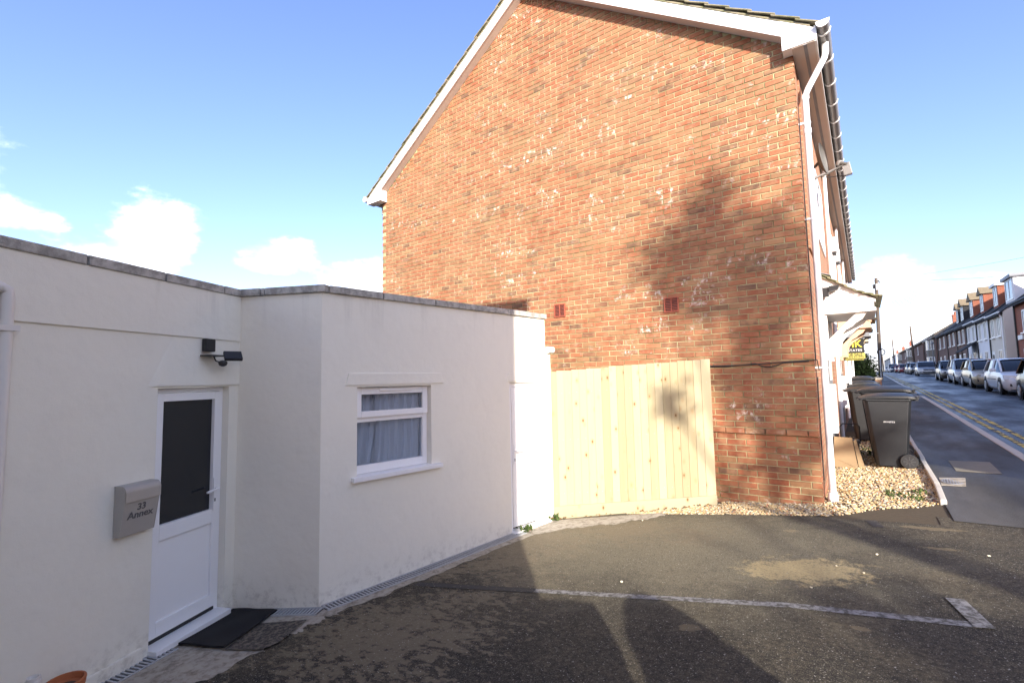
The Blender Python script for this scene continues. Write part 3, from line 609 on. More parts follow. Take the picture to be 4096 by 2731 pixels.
porch(2.0, .0, 'white_paint', 'white porch canopy with curved brackets on the house nearest the camera')
porch(6.6, .10, 'peach_paint', 'peach painted porch canopy, second from the gable end')
porch(11.2, .18, 'grey_paint', 'grey painted porch canopy, third from the gable end')
porch(15.8, .26, 'tan_paint', 'tan porch canopy, farthest from the gable end')
# ------------------------------------------------------------------ white rendered annex
PA, PB, PK, PE = Vector((-3.2756, -6.1962, 0)), Vector((-3.9546, -4.6488, 0)), Vector((-3.2302, -4.3030, 0)), Vector((-2.8592, -1.3564, 0))
dA = (PA - PB).normalized(); dM = (PK - PB).normalized(); dK = (PE - PK).normalized(); UP = Vector((0, 0, 1))
nA = Vector((-dA.y, dA.x, 0)); nA = nA if nA.dot(CAM - PB) > 0 else -nA
nM = Vector((-dM.y, dM.x, 0)); nM = nM if nM.dot(CAM - PB) > 0 else -nM
nK = Vector((-dK.y, dK.x, 0)); nK = nK if nK.dot(CAM - PK) > 0 else -nK
TOP = 2.257
ax_ = thing('annex', (-3.9, -4.0, -.4), 'low flat-roofed white rendered annex with glazed door, small window and stone coping', 'annex')
def wallbox(mb, P, d, n, a, b, z0, z1, th=.22, out=0.): mb.obox(P + d * (a + b) / 2 + n * (out - th) / 2 + UP * (z0 + z1) / 2, d * (b - a) / 2, n * (th + out) / 2, UP * (z1 - z0) / 2)
def on(P, d, a, z, n=None, o=0.): q = P + d * a + UP * z; return q + n * o if n else q
# door wall (towards the left of the picture)
LA = 2.9; mb = MB()
wallbox(mb, PB, dA, nA, .745, LA, -.75, TOP); wallbox(mb, PB, dA, nA, -.05, .098, -.75, TOP); wallbox(mb, PB, dA, nA, .098, .745, 1.472, TOP); wallbox(mb, PB, dA, nA, .098, .745, -.75, -.385)
mb.build('door_wall', 'render', ax_)
wb = MB(); wallbox(wb, PB, dA, nA, .0, LA, 1.862, TOP, .0, .014); wb.build('upper_band', 'render', ax_, bevel=.004)
q = lambda a, z, o: on(PB, dA, a, z, nA, o)
MB().add([q(0, 1.486, -.01), q(.0, 1.486, .013), q(.76, 1.486, .013), q(.83, 1.486, -.002), q(.0, 1.861, -.01), q(.0, 1.861, .004), q(.62, 1.861, .001), q(.66, 1.861, -.004), q(.83, 1.486, -.01), q(.66, 1.861, -.01)], [(0, 1, 2, 3, 8), (1, 5, 6, 2), (2, 6, 7, 3), (3, 7, 9, 8), (4, 9, 7, 6, 5)]).build('lintel', 'render', ax_)
pl = MB(); wallbox(pl, PB, dA, nA, .80, LA, -.75, -.285, .0, .025); pl.build('plinth', 'render', ax_, bevel=.008)
mb = MB(); LM = (PK - PB).length; wallbox(mb, PB, dM, nM, 0.0, LM, -.75, TOP); mb.build('return_wall', 'render', ax_)
# window wall
def kd(x, y):                              # photo position (2352 wide) to distance along the window wall and height
    P = ray(x * PW / 2352, y * PW / 2352); t = nK.dot(PK - CAM) / nK.dot(P); q = CAM + P * t; return (q - PK).dot(dK), q.z
w0, w1 = kd(820, 1000)[0], kd(991, 1000)[0]; zt, zb = kd(820, 889)[1], kd(820, 1102)[1]
d0 = kd(1172, 1000)[0]; LE = (PE - PK).length; LE2 = LE + .10; d1 = d0 + .66; dzt = kd(1172, 879)[1]
mb = MB()
for a, b, z0, z1 in ((0.002, w0, -.75, TOP), (w0, w1, -.75, zb), (w0, w1, zt, TOP), (w1, d0, -.75, TOP), (d0, d1, dzt, TOP), (d1, LE, -.75, TOP)): wallbox(mb, PK, dK, nK, a, b, z0, z1)
mb.build('window_wall', 'render', ax_)
mb = MB(); wallbox(mb, PK, dK, nK, LE + .001, LE2, -.75, 1.83); mb.build('end_pier', 'render', ax_)
e = on(PK, dK, LE + .04, 1.855); MB().tube([e + nK * .02 - dK * .02, e + nK * .02 + dK * .085], .045, 12).build('pier_cap', 'render', ax_, smooth=True)
mb = MB(); mb.add([PE + UP * -.75, PE + UP * TOP, PE - nK * 2.2 + UP * TOP, PE - nK * 2.2 + UP * -.75], [(0, 1, 2, 3)]); 
mb = MB(); q = PE - dK * .11; mb.obox(q - nK * 1.2 + UP * .75, nK * .98, dK * .105, UP * 1.5); mb.build('end_wall', 'render', ax_)
# lintels and sill
def trap(a0, a1, z0, z1, ins, P=PK, d=dK, n=nK, o=.012): return MB().prism([on(P, d, a0, z0, n, -.01), on(P, d, a1, z0, n, -.01), on(P, d, a1 - ins, z1, n, -.01), on(P, d, a0 + ins, z1, n, -.01)], n * (.01 + o))
la, lz = kd(793, 885); lb, _ = kd(1018, 880); trap(la, lb, lz, lz + .105, .03).build('lintel', 'render', ax_, bevel=.004)
la, lz = kd(1164, 876); trap(la, min(LE - .02, d1 + .12), lz, lz + .105, .03).build('lintel', 'render', ax_, bevel=.004)
# coping stones
def coping(P, d, n, joints, z0=TOP + .001, h=.064, out=.03, inn=.23):
    for a, b in zip(joints, joints[1:]):
        j = rnd.uniform(-.003, .003); c = P + d * (a + b) / 2 + n * (out - inn) / 2 + UP * (z0 + h / 2 + j * .5)
        MB().obox(c + n * j, d * ((b - a) / 2 - .006), n * (out + inn) / 2, UP * h / 2).build('coping_stone', 'coping', ax_, bevel=.008)
coping(PB, dA, nA, [-.10, .20, .735, 1.265, 1.86, 2.46, 2.95])
coping(PB, dM, nM, [-.04, .22, .26, LM + .045], TOP + .004)
coping(PK, dK, nK, [.05, .58, 1.19, 2.31, 2.66, LE + .03])
MB().prism([on(PB, dA, 2.9, TOP - .12, nA, -.22), on(PB, dA, .05, TOP - .12, nA, -.22), on(PK, dK, .0, TOP - .12, nK, -.22), on(PE, dK, -.2, TOP - .12, nK, -.22), on(PE, dK, -.2, TOP - .12, nK, -2.1), on(PB, dA, 2.9, TOP - .12, nA, -3)], (0, 0, .05)).build('flat_roof', 'lead', ax_)
# front door: frame, leaf with dark glazing, lower panel, threshold, handle
a0, a1, zb_, zt_ = .100, .743, -.385, 1.470; RC = -.06
def rail(mb, P, d, n, a, b, z0, z1, o0, o1): mb.obox(on(P, d, (a + b) / 2, (z0 + z1) / 2, n, (o0 + o1) / 2), d * (b - a) / 2, n * (o1 - o0) / 2, UP * (z1 - z0) / 2); return mb
fm = MB(); rail(fm, PB, dA, nA, a0, a0 + .036, zb_, zt_, RC - .07, RC); rail(fm, PB, dA, nA, a1 - .036, a1, zb_, zt_, RC - .07, RC); rail(fm, PB, dA, nA, a0 + .036, a1 - .036, zt_ - .036, zt_, RC - .07, RC)
door = fm.build('door', 'upvc', ax_, bevel=.003)
lf = MB(); i0, i1 = a0 + .039, a1 - .039; zl = zb_ + .075; zg = .47
for a, b, z0, z1 in ((i0, i0 + .052, zl, zt_ - .04), (i1 - .052, i1, zl, zt_ - .04), (i0 + .052, i1 - .052, zt_ - .10, zt_ - .04), (i0 + .052, i1 - .052, zg - .11, zg), (i0 + .052, i1 - .052, zl, zl + .10)): rail(lf, PB, dA, nA, a, b, z0, z1, RC - .055, RC + .012)
leaf = lf.build('door_leaf', 'upvc', door, bevel=.004)
rail(MB(), PB, dA, nA, i0 + .052, i1 - .052, zg, zt_ - .10, RC - .03, RC - .018).build('door_pane', 'dark_glass', door)
rail(MB(), PB, dA, nA, i0 + .052, i1 - .052, zl + .10, zg - .11, RC - .03, RC - .008).build('door_panel', 'upvc', door)
rail(MB(), PB, dA, nA, a0, a1, zb_ + .036, zl - .012, RC - .06, RC - .002).build('door_gasket', 'black_plastic', door)
rail(MB(), PB, dA, nA, a0 - .005, a1 + .005, zb_ - .0, zb_ + .04, RC - .06, .075).build('threshold', 'upvc', door, bevel=.005)
hd = rail(MB(), PB, dA, nA, i0 + .022, i0 + .050, .46, .72, RC + .012, RC + .022); hd.tube([on(PB, dA, i0 + .036, .635, nA, RC + .02), on(PB, dA, i0 + .036, .635, nA, RC + .06), on(PB, dA, i0 + .15, .625, nA, RC + .06)], .0095, 8)
hn = hd.build('door_handle', 'upvc', door, smooth=True); rail(MB(), PB, dA, nA, i0 + .031, i0 + .041, .53, .555, RC + .0222, RC + .024).build('keyhole', 'black_plastic', door)
# window: outer frame, top vent sash, panes, trickle vent, sill
RW = -.075; b0, b1, c0, c1 = w0 + .002, w1 - .002, zb + .03, zt - .002; tz = kd(820, 958)[1]; fwd = .052
fm = MB()
for a, b, z0, z1 in ((b0, b0 + .03, c0, c1), (b1 - fwd, b1, c0, c1), (b0 + .03, b1 - fwd, c1 - .03, c1), (b0 + .03, b1 - fwd, c0, c0 + .075), (b0 + .03, b1 - fwd, tz - .055, tz - .005)): rail(fm, PK, dK, nK, a, b, z0, z1, RW - .06, RW)
win = fm.build('window', 'upvc', ax_, bevel=.004)
sm = MB(); s0, s1 = b0 + .008, b1 - .008; t0, t1 = tz - .012, c1 - .006
for a, b, z0, z1 in ((s0, s0 + .06, t0, t1), (s1 - .06, s1, t0, t1), (s0 + .06, s1 - .06, t1 - .062, t1), (s0 + .06, s1 - .06, t0, t0 + .056)): rail(sm, PK, dK, nK, a, b, z0, z1, RW + .001, RW + .026)
sm.build('vent_sash', 'upvc', win, bevel=.005)
rail(MB(), PK, dK, nK, s0 + .05, s1 - .05, t0 + .05, t1 - .05, RW - .006, RW - .002).build('upper_pane', 'pane', win)
rail(MB(), PK, dK, nK, b0 + .03, b1 - fwd, c0 + .07, tz - .05, RW - .03, RW - .026).build('lower_pane', 'pane', win)
rail(MB(), PK, dK, nK, lerp(s0, s1, .30), lerp(s0, s1, .76), t1 - .032, t1 - .012, RW + .0265, RW + .045).build('trickle_vent', 'upvc', win, bevel=.004)
sa, _ = kd(806, 1110); sb, _ = kd(1011, 1080); rail(MB(), PK, dK, nK, sa, sb, zb - .012, zb + .028, RW - .02, .055).build('sill', 'upvc', win, bevel=.005)
# the room behind it, and net curtains hanging inside
ym = on(PK, dK, (w0 + w1) / 2, .9, nK, -1.0)
rm = MB(); 
for a, b, z0, z1, o0, o1 in ((w0 - .4, w1 + .5, -.3, 2.0, -1.7, -1.68), (w0 - .42, w0 - .40, -.3, 2.0, -1.68, -.23), (w1 + .5, w1 + .52, -.3, 2.0, -1.68, -.23), (w0 - .4, w1 + .5, -.32, -.3, -1.68, -.23), (w0 - .4, w1 + .5, 2.0, 2.02, -1.68, -.23)): rail(rm, PK, dK, nK, a, b, z0, z1, o0, o1)
rm.build('room_lining', 'room', ax_)
def drape(lab, spans, z0, z1, amp, k, ph):
    t = thing('net_curtain', on(PK, dK, spans(0, 0)[0], z0, nK, RW - .13), lab, 'curtain'); mb = MB(); nu, nv = 90, 24
    for j in range(nv + 1):
        v = j / nv
        for i in range(nu + 1):
            u = i / nu; a, b = spans(v, u); x = lerp(a, b, u)
            o = RW - .055 - (.045 if k < 20 else 0) - amp * (.5 + .5 * math.sin(u * k + ph + 1.3 * math.sin(2.2 * v + ph))) - .012 * math.sin(u * k * 2.3 + v * 3)
            mb.v.append(tuple(on(PK, dK, x, lerp(z1, z0, v), nK, o)))
    for j in range(nv):
        for i in range(nu): a = j * (nu + 1) + i; mb.f.append((a, a + 1, a + nu + 2, a + nu + 1))
    mb.build('cloth', 'curtain', t, smooth=True, fix=False)
ww = w1 - w0
drape('grey white net curtain gathered at the right of the small window', lambda v, u: (w0 + ww * (.30 + .05 * math.sin(3 * v)), w1 + .02), zb - .08, zt + .05, .035, 30, 0)
drape('net curtain swept aside at the left of the small window', lambda v, u: (w0 - .05, w0 + ww * (.44 - .12 * v ** 1.5) + .02), zb - .08, zt + .05, .03, 15, 1.7)
t = thing('roller_blind', on(PK, dK, (w0 + w1) / 2, zb, nK, RW - .32), 'pale flat blind hanging behind the net curtains', 'blind'); rail(MB(), PK, dK, nK, w0 - .1, w1 + .1, zb - .02, zt + .05, RW - .33, RW - .325).build('fabric', 'curtain', t)
# side door by the fence
a0, a1 = d0 + .002, d1 - .002; fm = MB(); RC2 = -.03
for a, b, z0, z1 in ((a0, a0 + .05, -.30, dzt - .002), (a1 - .05, a1, -.30, dzt - .002), (a0 + .05, a1 - .05, dzt - .052, dzt - .002)): rail(fm, PK, dK, nK, a, b, z0, z1, RC2 - .06, RC2)
d2 = fm.build('side_door', 'upvc', ax_, bevel=.003)
rail(MB(), PK, dK, nK, a0 + .053, a1 - .053, -.25, dzt - .055, RC2 - .05, RC2 + .01).build('door_leaf', 'upvc', d2)
pm = MB()
for z0, z1 in ((-.12, .50), (.66, dzt - .2)): 
    for a, b, e0, e1 in ((a0 + .13, a0 + .15, z0, z1), (a1 - .15, a1 - .13, z0, z1), (a0 + .15, a1 - .15, z0, z0 + .02), (a0 + .15, a1 - .15, z1 - .02, z1)): rail(pm, PK, dK, nK, a, b, e0, e1, RC2 + .0105, RC2 + .018)
pm.build('panel_mould', 'upvc', d2)
rail(MB(), PK, dK, nK, a0 - .01, a1 + .01, -.325, -.285, RC2 - .05, .06).build('threshold', 'upvc', d2, bevel=.004)
hz = kd(1180, 1040)[1]; hd = rail(MB(), PK, dK, nK, a0 + .065, a0 + .093, hz - .14, hz + .10, RC2 + .011, RC2 + .021); hd.tube([on(PK, dK, a0 + .079, hz + .02, nK, RC2 + .02), on(PK, dK, a0 + .079, hz + .02, nK, RC2 + .07), on(PK, dK, a0 + .19, hz + .01, nK, RC2 + .07)], .0095, 8); hd.build('door_handle', 'upvc', d2, smooth=True)
rail(MB(), PK, dK, nK, a0 + .074, a0 + .084, hz - .10, hz - .07, RC2 + .0215, RC2 + .023).build('keyhole', 'black_plastic', d2)
# boxed drainpipe at the far left
gp = MB(); xa = 1.675; gp.tube([on(PB, dA, xa + .4, 2.035, nA, .045), on(PB, dA, xa + .03, 2.035, nA, .045), on(PB, dA, xa, 2.02, nA, .045), on(PB, dA, xa - .004, 1.99, nA, .045), on(PB, dA, xa - .004, -.3, nA, .045)], .03, 12)
gpo = gp.build('drainpipe', 'upvc_old', ax_, smooth=True)
rail(MB(), PB, dA, nA, xa - .05, xa + .04, 1.80, 1.83, .0, .08).build('pipe_bracket', 'upvc_old', gpo)
rail(MB(), PB, dA, nA, xa + .05, xa + .7, 1.88, 2.0, .016, .05).build('meter_box', 'upvc_old', ax_, bevel=.006)
# floodlight with sensor beside the door
fl = thing('floodlight', on(PB, dA, .34, 1.75, nA, .02), 'black floodlight with motion sensor on the white annex above the glazed door', 'floodlight')
rail(MB(), PB, dA, nA, .305, .395, 1.755, 1.858, .011, .055).build('junction_box', 'black_plastic', fl, bevel=.006)
rail(MB(), PB, dA, nA, .27, .41, 1.715, 1.728, .011, .12).build('bracket', 'black_plastic', fl, bevel=.003)
hc = on(PB, dA, .225, 1.722, nA, .15); u_ = (-dA * .8 + nA * .6).normalized(); v_ = (nA * .75 + dA * .2 - UP * .62).normalized(); v_ = (v_ - u_ * v_.dot(u_)).normalized(); n_ = u_.cross(v_)
if n_.z > 0: n_ = -n_
MB().obox(hc, u_ * .066, v_ * .05, n_ * .014).build('lamp_head', 'black_plastic', fl, bevel=.006)
MB().obox(hc + n_ * .0155, u_ * .052, v_ * .036, n_ * .001).build('lamp_glass', 'steel', fl)
MB().tube([on(PB, dA, .34, 1.72, nA, .07), on(PB, dA, .335, 1.68, nA, .09), on(PB, dA, .30, 1.668, nA, .10)], .006, 6).build('lead_wire', 'cable', fl)
MB().lathe([(.012, .02), (.03, .012), (.034, -.004), (.026, -.022), (.008, -.03)], on(PB, dA, .285, 1.665, nA, .11), seg=14).build('sensor', 'black_plastic', fl, smooth=True)
# letter box: curved lid, tapering body, lettering
lb_ = thing('letter_box', on(PB, dA, .89, .49, nA, .0), 'grey steel letter box with curved lid reading 33 Annex', 'letter box')
x0, x1, zb1, zt1 = .785, 1.020, .505, .835
pr = lambda x, pts: [on(PB, dA, x, z, nA, o) for o, z in pts]
body = [(.003, zb1 + .0), (.055, zb1 + .0), (.092, zb1 + .22), (.092, zt1 - .06), (.003, zt1 - .04)]
MB().loft([pr(x0, body), pr(x1, body)]).build('box_body', 'steel', lb_, bevel=.003)
lid = [(.002, zt1)] + [(.062 + .040 * math.sin(t) - .0, zt1 - .045 + .045 * math.cos(t)) for t in [i * math.pi / 2 / 7 for i in range(8)]] + [(.102, zt1 - .105), (.098, zt1 - .105), (.098, zt1 - .046), (.06, zt1 - .006), (.002, zt1 - .006)]
MB().loft([pr(x0 - .004, lid), pr(x1 + .004, lid)]).build('box_lid', 'steel', lb_)
side = [(.003, zb1), (.055, zb1), (.092, zb1 + .22), (.092, zt1 - .05), (.075, zt1 - .012), (.05, zt1 - .006), (.003, zt1 - .006)]
for x in (x0 - .003, x1 + .0003): MB().prism(pr(x, side), dA * .0028).build('box_side', 'steel', lb_)
fd = (on(PB, dA, 0, zb1 + .22, nA, .092) - on(PB, dA, 0, zb1, nA, .055)).normalized(); fn = (-dA).cross(fd)
cc = on(PB, dA, (x0 + x1) / 2, zb1 + .150, nA, lerp(.055, .092, .150 / .22) + .001)
text('numerals', '33', 'grey_ink', lb_, cc + fd * .028 + fn * .001, -dA, fd, .062, .0006, bold=.0012)
text('lettering', 'Annex', 'grey_ink', lb_, cc - fd * .022 + fn * .001, -dA, fd, .066, .0006, bold=.0012)
# door mat, in front of the step
def gpt(x, y, o=0.): return Vector((x, y, gz(x, y) + o))
mt = thing('door_mat', gpt(-3.55, -4.8), 'black door mat lying askew before the glazed annex door', 'door mat')
q = [px_z(x * PW / 2352, y * PW / 2352, z) for x, y, z in ((540, 1402, -.43), (636, 1412, -.40), (515, 1503, -.375), (405, 1488, -.41))]; q = [Vector((p.x, p.y, 0)) for p in q]
mb = MB(); nu = 12
for j in range(nu + 1):
    for i in range(nu + 1):
        u, v = i / nu, j / nu; p = (q[0] * (1 - u) + q[1] * u) * (1 - v) + (q[3] * (1 - u) + q[2] * u) * v; p.z = max(gz(p.x, p.y) + .016 + .003 * math.sin(u * 9 + v * 5), -.405 if False else -9); mb.v.append(tuple(p))
for j in range(nu):
    for i in range(nu): a = j * (nu + 1) + i; mb.f.append((a, a + 1, a + nu + 2, a + nu + 1))
o = mb.build('pile', 'mat_fibre', mt, fix=False); md = o.modifiers.new('thick', 'SOLIDIFY'); md.thickness = .012; md.offset = -1
# concrete margin strip with the channel drain in it
def margin():
    mb = MB(); inner = [on(PB, dA, 1.9, 0), on(PB, dA, .0, 0), on(PK, dK, 0, 0), on(PE, dK, .0, 0), Vector((-1.6, -.72, 0))]
    outer = [on(PB, dA, 1.9, 0, nA, .42), on(PB, dA, .62, 0, nA, .80), on(PK, dK, .05, 0, nK, .215), on(PE, dK, -.5, 0, nK, .22), Vector((-1.5, -.84, 0))]
    wob = 0.
    for i in range(4):
        n = 46
        for k in range(n):
            A, D_ = inner[i].lerp(inner[i + 1], k / n), outer[i].lerp(outer[i + 1], k / n); wob = wob * .8 + rnd.gauss(0, .012)
            D_ = D_ + (D_ - A).normalized() * (wob + .025 * math.sin(k * .55 + i * 2) + .015 * math.sin(k * 1.7)); M_ = A.lerp(D_, .5)
            mb.v += [(p.x, p.y, gz(p.x, p.y) + .004) for p in (A, M_)] + [(D_.x, D_.y, gz(D_.x, D_.y) - .005)]
    N_ = len(mb.v) // 3
    for k in range(N_ - 1):
        for j in (0, 1): mb.f.append((k * 3 + j, k * 3 + j + 1, k * 3 + j + 4, k * 3 + j + 3))
    return mb.build('concrete_margin', 'concrete', drive, fix=False)
margin()
def drain(P, d, n, a, b, label):
    t = thing('channel_drain', gpt((P + d * a).x, (P + d * a).y), label, 'drain', 'channel drains along the annex'); L = .5; k = a
    while k < b - .02:
        e = min(k + L, b); c0 = P + d * k + n * .065; c1 = P + d * e + n * .065; zz0, zz1 = gz(c0.x, c0.y) + .010, gz(c1.x, c1.y) + .010
        A, B = Vector((c0.x, c0.y, zz0)), Vector((c1.x, c1.y, zz1)); mb = MB(); dd = (B - A)
        for s_ in (-1, 1): mb.bar(A + n * s_ * .056, B + n * s_ * .056, .012, .012)
        gr = mb.build('grate', 'galv', t); m2 = MB(); cnt = int(round((e - k) / .031))
        for i in range(cnt): p = A + dd * ((i + .5) / cnt); m2.bar(p - n * .050 - dd.normalized() * .004, p + n * .050 + dd.normalized() * .004, .0145, .010)
        m2.build('grate_bar', 'galv', gr)['kind'] = 'stuff'
        MB().obox((A + B) / 2 - UP * .004, dd / 2, n * .05, UP * .001).build('channel', 'black_plastic', t); k = e + .004
drain(PK, dK, nK, .02, d0 + .12, 'grey slotted channel drain along the foot of the window wall')
drain(PB, dM, nM, .36, LM + .06, 'short piece of slotted drain beside the door mat')
drain(PB, dA, nA, .62, 1.9, 'slotted drain running from the doorstep towards the terracotta pot')
# worn rubber mat remnant stuck to the concrete
pts = [px_z(x * PW / 2352, y * PW / 2352, -.385) for x, y in ((590, 1437), (705, 1440), (640, 1500), (600, 1517), (515, 1507))]
mo = MB().add([(p.x, p.y, gz(p.x, p.y) + .008) for p in pts], [tuple(range(5))]).build('worn_mat', 'worn_rubber', None, fix=False)
tag(mo, 'worn grey brown mat remnant on the concrete beyond the black mat', 'mat')
# terracotta pot and small white cup at the lower left
p = on(PB, dA, 1.37, 0, nA, .16); zz = gz(p.x, p.y)
pt = thing('plant_pot', (p.x, p.y, zz), 'terracotta plant pot at the foot of the annex, lower left corner', 'plant pot')
MB().lathe([(.05, 0), (.075, .16), (.088, .162), (.092, .20), (.080, .202), (.076, .17), (.02, .165)], (p.x, p.y, zz), seg=24).build('pot', 'terracotta', pt, smooth=True)
MB().lathe([(.074, .158), (.02, .18)], (p.x, p.y, zz), seg=16).build('soil', 'soil', pt)
p = on(PB, dA, 1.47, 0, nA, .075); zz = gz(p.x, p.y)
pc = thing('outlet_pipe', (p.x, p.y, zz), 'short white pipe end standing by the terracotta pot', 'pipe')
MB().lathe([(.03, 0), (.03, .27), (.024, .27), (.024, .2)], (p.x, p.y, zz), seg=16).build('pipe', 'upvc_old', pc, smooth=True)
MB().lathe([(.034, .19), (.034, .25)], (p.x, p.y, zz), seg=16).build('collar', 'upvc_old', pc, smooth=True)
# ------------------------------------------------------------------ close-board fence
F0, F1 = Vector((-2.87, -1.24, 0)), Vector((-1.135, -.17, 0)); fd_ = (F1 - F0); FLn = fd_.length; fd_.normalize(); fnr = Vector((fd_.y, -fd_.x, 0)); fnr = fnr if fnr.dot(CAM - F0) > 0 else -fnr
fe = thing('timber_fence', (-2.0, -.7, -.25), 'new pale pine close-board fence panel between the annex and the brick gable', 'fence')
NB = 21
rl = MB(); 
for z in (0.10, .85, 1.45): rl.bar(F0 - fnr * .05 + UP * (z - .12), F1 - fnr * .05 + UP * z, .05, .06)
rl.build('arris_rail', 'pine', fe)
for e in (F0 + fd_ * .05, F1 - fd_ * .06): MB().obox(e - fnr * .13 + UP * .55, fd_ * .05, fnr * .05, UP * 1.0).build('post', 'pine', fe)
nl = MB()
for i in range(NB):
    t0, t1 = i / NB, (i + 1) / NB; c = (t0 + t1) / 2; P = F0 + fd_ * FLn * c; top = lerp(1.572, 1.695, c) + rnd.uniform(-.006, .006); bot = lerp(-.165, -.015, c) + rnd.uniform(-.004, .006)
    hw = FLn / NB / 2 + .010; th = .011
    xb = fd_ * hw; lean = rnd.uniform(-.002, .002)
    mb = MB(); h = top - bot                              # wedge section: thin left edge tucked under the thick right one
    mb.v = [tuple(-xb + fnr * .000), tuple(xb + fnr * .000), tuple(xb + fnr * .005), tuple(-xb + fnr * .015)]
    mb.v += [tuple(Vector(v) + UP * h + fd_ * lean) for v in mb.v]; mb.f = [(3, 2, 1, 0), (4, 5, 6, 7), (0, 1, 5, 4), (1, 2, 6, 5), (2, 3, 7, 6), (3, 0, 4, 7)]
    # local frame: x along the fence, z up, so that the grain runs with the board
    me = mb.mesh('board', 'pine'); o = link('board', me, fe); o.location = Vector((P.x, P.y, bot)) - fe.location + fnr * (.0004 * (i % 2))
    for zn in (.12, .80, 1.40): q = P + fnr * .013 + UP * (zn - .12 * (1 - c)); nl.lathe([(.0035, 0), (.002, .0022)], q + fd_ * .006, fnr, 6)
tag(nl.build('nail', 'galv', fe), kind='stuff')
gb = MB(); A, B = F0 - fd_ * .02 + fnr * .008, F1 + fd_ * .01 + fnr * .008; gb.prism([A + UP * -.345, B + UP * -.145, B + UP * -.012, A + UP * -.155], fnr * .022); gb.build('gravel_board', 'pine', fe, bevel=.003)
# ------------------------------------------------------------------ gravel strip
gb_ = tag(sheet('gravel_bed', 'gravel_bed', fr(-3.0, EDGE, .15), fr(-1.35, 7, .15), gz, -.012, keep=lambda x, y: (x < 0 and -1.3 < y < .1 and y < .02) or (x >= -.01 and y > -.62)), kind='structure')
peb = MB(); ICO = []
bm = bmesh.new(); bmesh.ops.create_icosphere(bm, subdivisions=1, radius=1); ICO_V = [v.co.copy() for v in bm.verts]; bm.verts.index_update(); ICO_F = [tuple(v.index for v in f.verts) for f in bm.faces]; bm.free()
def pebble(x, y, r, z=None):
    e = Matrix.Rotation(rnd.uniform(0, 6.3), 3, 'Z') @ Matrix.Rotation(rnd.uniform(-.5, .5), 3, 'X'); sx, sy, sz = r * rnd.uniform(.75, 1.35), r * rnd.uniform(.7, 1.1), r * rnd.uniform(.45, .75)
    c = Vector((x, y, (gz(x, y) - .012 + sz * rnd.uniform(.3, 1.3)) if z is None else z))
    peb.add([c + e @ Vector((v.x * sx * rnd.uniform(.82, 1.1), v.y * sy * rnd.uniform(.85, 1.1), v.z * sz)) for v in ICO_V], ICO_F)
for x, y, r in ((-.08, -.075, .026),): pass
n = 0
while n < 5200:                                   # along the foot of the gable
    x = rnd.uniform(-2.35, .05); fy = -.22 + (x + 1.135) * .617 - .03 if x < -1.1 else -.005
    y0 = -.55 - max(0, -x - .1) * .135; y = rnd.uniform(y0, fy)
    if y > fy: continue
    pebble(x, y, rnd.uniform(.006, .0135)); n += 1
n = 0
while n < 10500:                                   # in front of the house, to the bins
    x = rnd.uniform(0, EDGE - .01); y = rnd.uniform(-.60, 3.3) if rnd.random() < .8 else rnd.uniform(3, 6)
    if y < -.55 + x * .78 - .04 * math.sin(x * 9): continue
    pebble(x, y, rnd.uniform(.007, .0165)); n += 1
tag(peb.build('gravel', 'pebble', None, fix=False), 'pale golden pebble gravel along the foot of the brick house', 'gravel', kind='stuff')
# loose stones on the tarmac
lab = [('pale loose stone on the tarmac above the bay line corner', 3508, 2216), ('white chip of stone beside the sand patch', 3345, 2262), ('small pale stone right of the sand patch', 3455, 2290), ('white chip on the sand patch edge', 3245, 2348), ('loose stone near the right edge, close to the pole shadow', 3955, 2222), ('tan stone in the sunlit middle of the forecourt', 2486, 2325), ('pale stone by the foot of the gravel strip', 2570, 2080)]
for l_, x, y in lab:
    P = px_z(x, y, .03); 
    for _ in range(4): P = px_z(x, y, gz(P.x, P.y))
    peb = MB(); pebble(P.x, P.y, .010, gz(P.x, P.y) + .001); tag(peb.build('loose_stone', 'pebble', None), l_, 'stone', 'loose stones on the forecourt')
# weeds and dead leaves
def leafset(mb, c, n, spread, size, up=.4, flat=0.):
    for _ in range(n):
        d = Vector((rnd.gauss(0, 1), rnd.gauss(0, 1), rnd.gauss(0, 1) * (1 - flat) + up)).normalized(); p = c + Vector((rnd.gauss(0, spread), rnd.gauss(0, spread), abs(rnd.gauss(0, spread * .3)))); L = size * rnd.uniform(.6, 1.3); a = d.orthogonal().normalized(); a = Matrix.Rotation(rnd.uniform(0, 6.3), 3, d) @ a
        t = p + d * L; k = p + d * L * .5 + a.cross(d) * L * .08; o = len(mb.v); mb.v += [tuple(p), tuple(k + a * L * .28), tuple(t), tuple(k - a * L * .28)]; mb.f.append((o, o + 1, o + 2, o + 3))
for l_, a, o_, n, mat_ in (('green weed growing at the annex foot beside the side door', .78, .07, 26, 'leaf'), ('low weed with reddish leaves at the annex end by the fence', .97, .08, 22, 'leaf')):
    P = on(PK, dK, LE * a + .12, 0, nK, o_); P.z = gz(P.x, P.y) + .01; t = thing('weed', P, l_, 'weed', 'weeds at the annex foot'); mb = MB(); leafset(mb, P, n, .03, .075, .5); mb.build('foliage', mat_, t, fix=False)
    mb = MB(); leafset(mb, P + dK * .05, 9, .05, .05, .1, .7); mb.build('dead_leaf', 'leaf_dry', t, fix=False)['kind'] = 'stuff'
mb = MB()
for _ in range(46): 
    c = rnd.random(); P = F0 + fd_ * FLn * c + fnr * rnd.uniform(.03, .11); P.z = gz(P.x, P.y) + .008; leafset(mb, P, 1, .0, .04, .2, .6)
for _ in range(30): P = Vector((rnd.uniform(.01, .25), rnd.uniform(-.1, .8), 0)); P.z = gz(P.x, P.y) + .01; leafset(mb, P, 1, 0, .045, .2, .6)
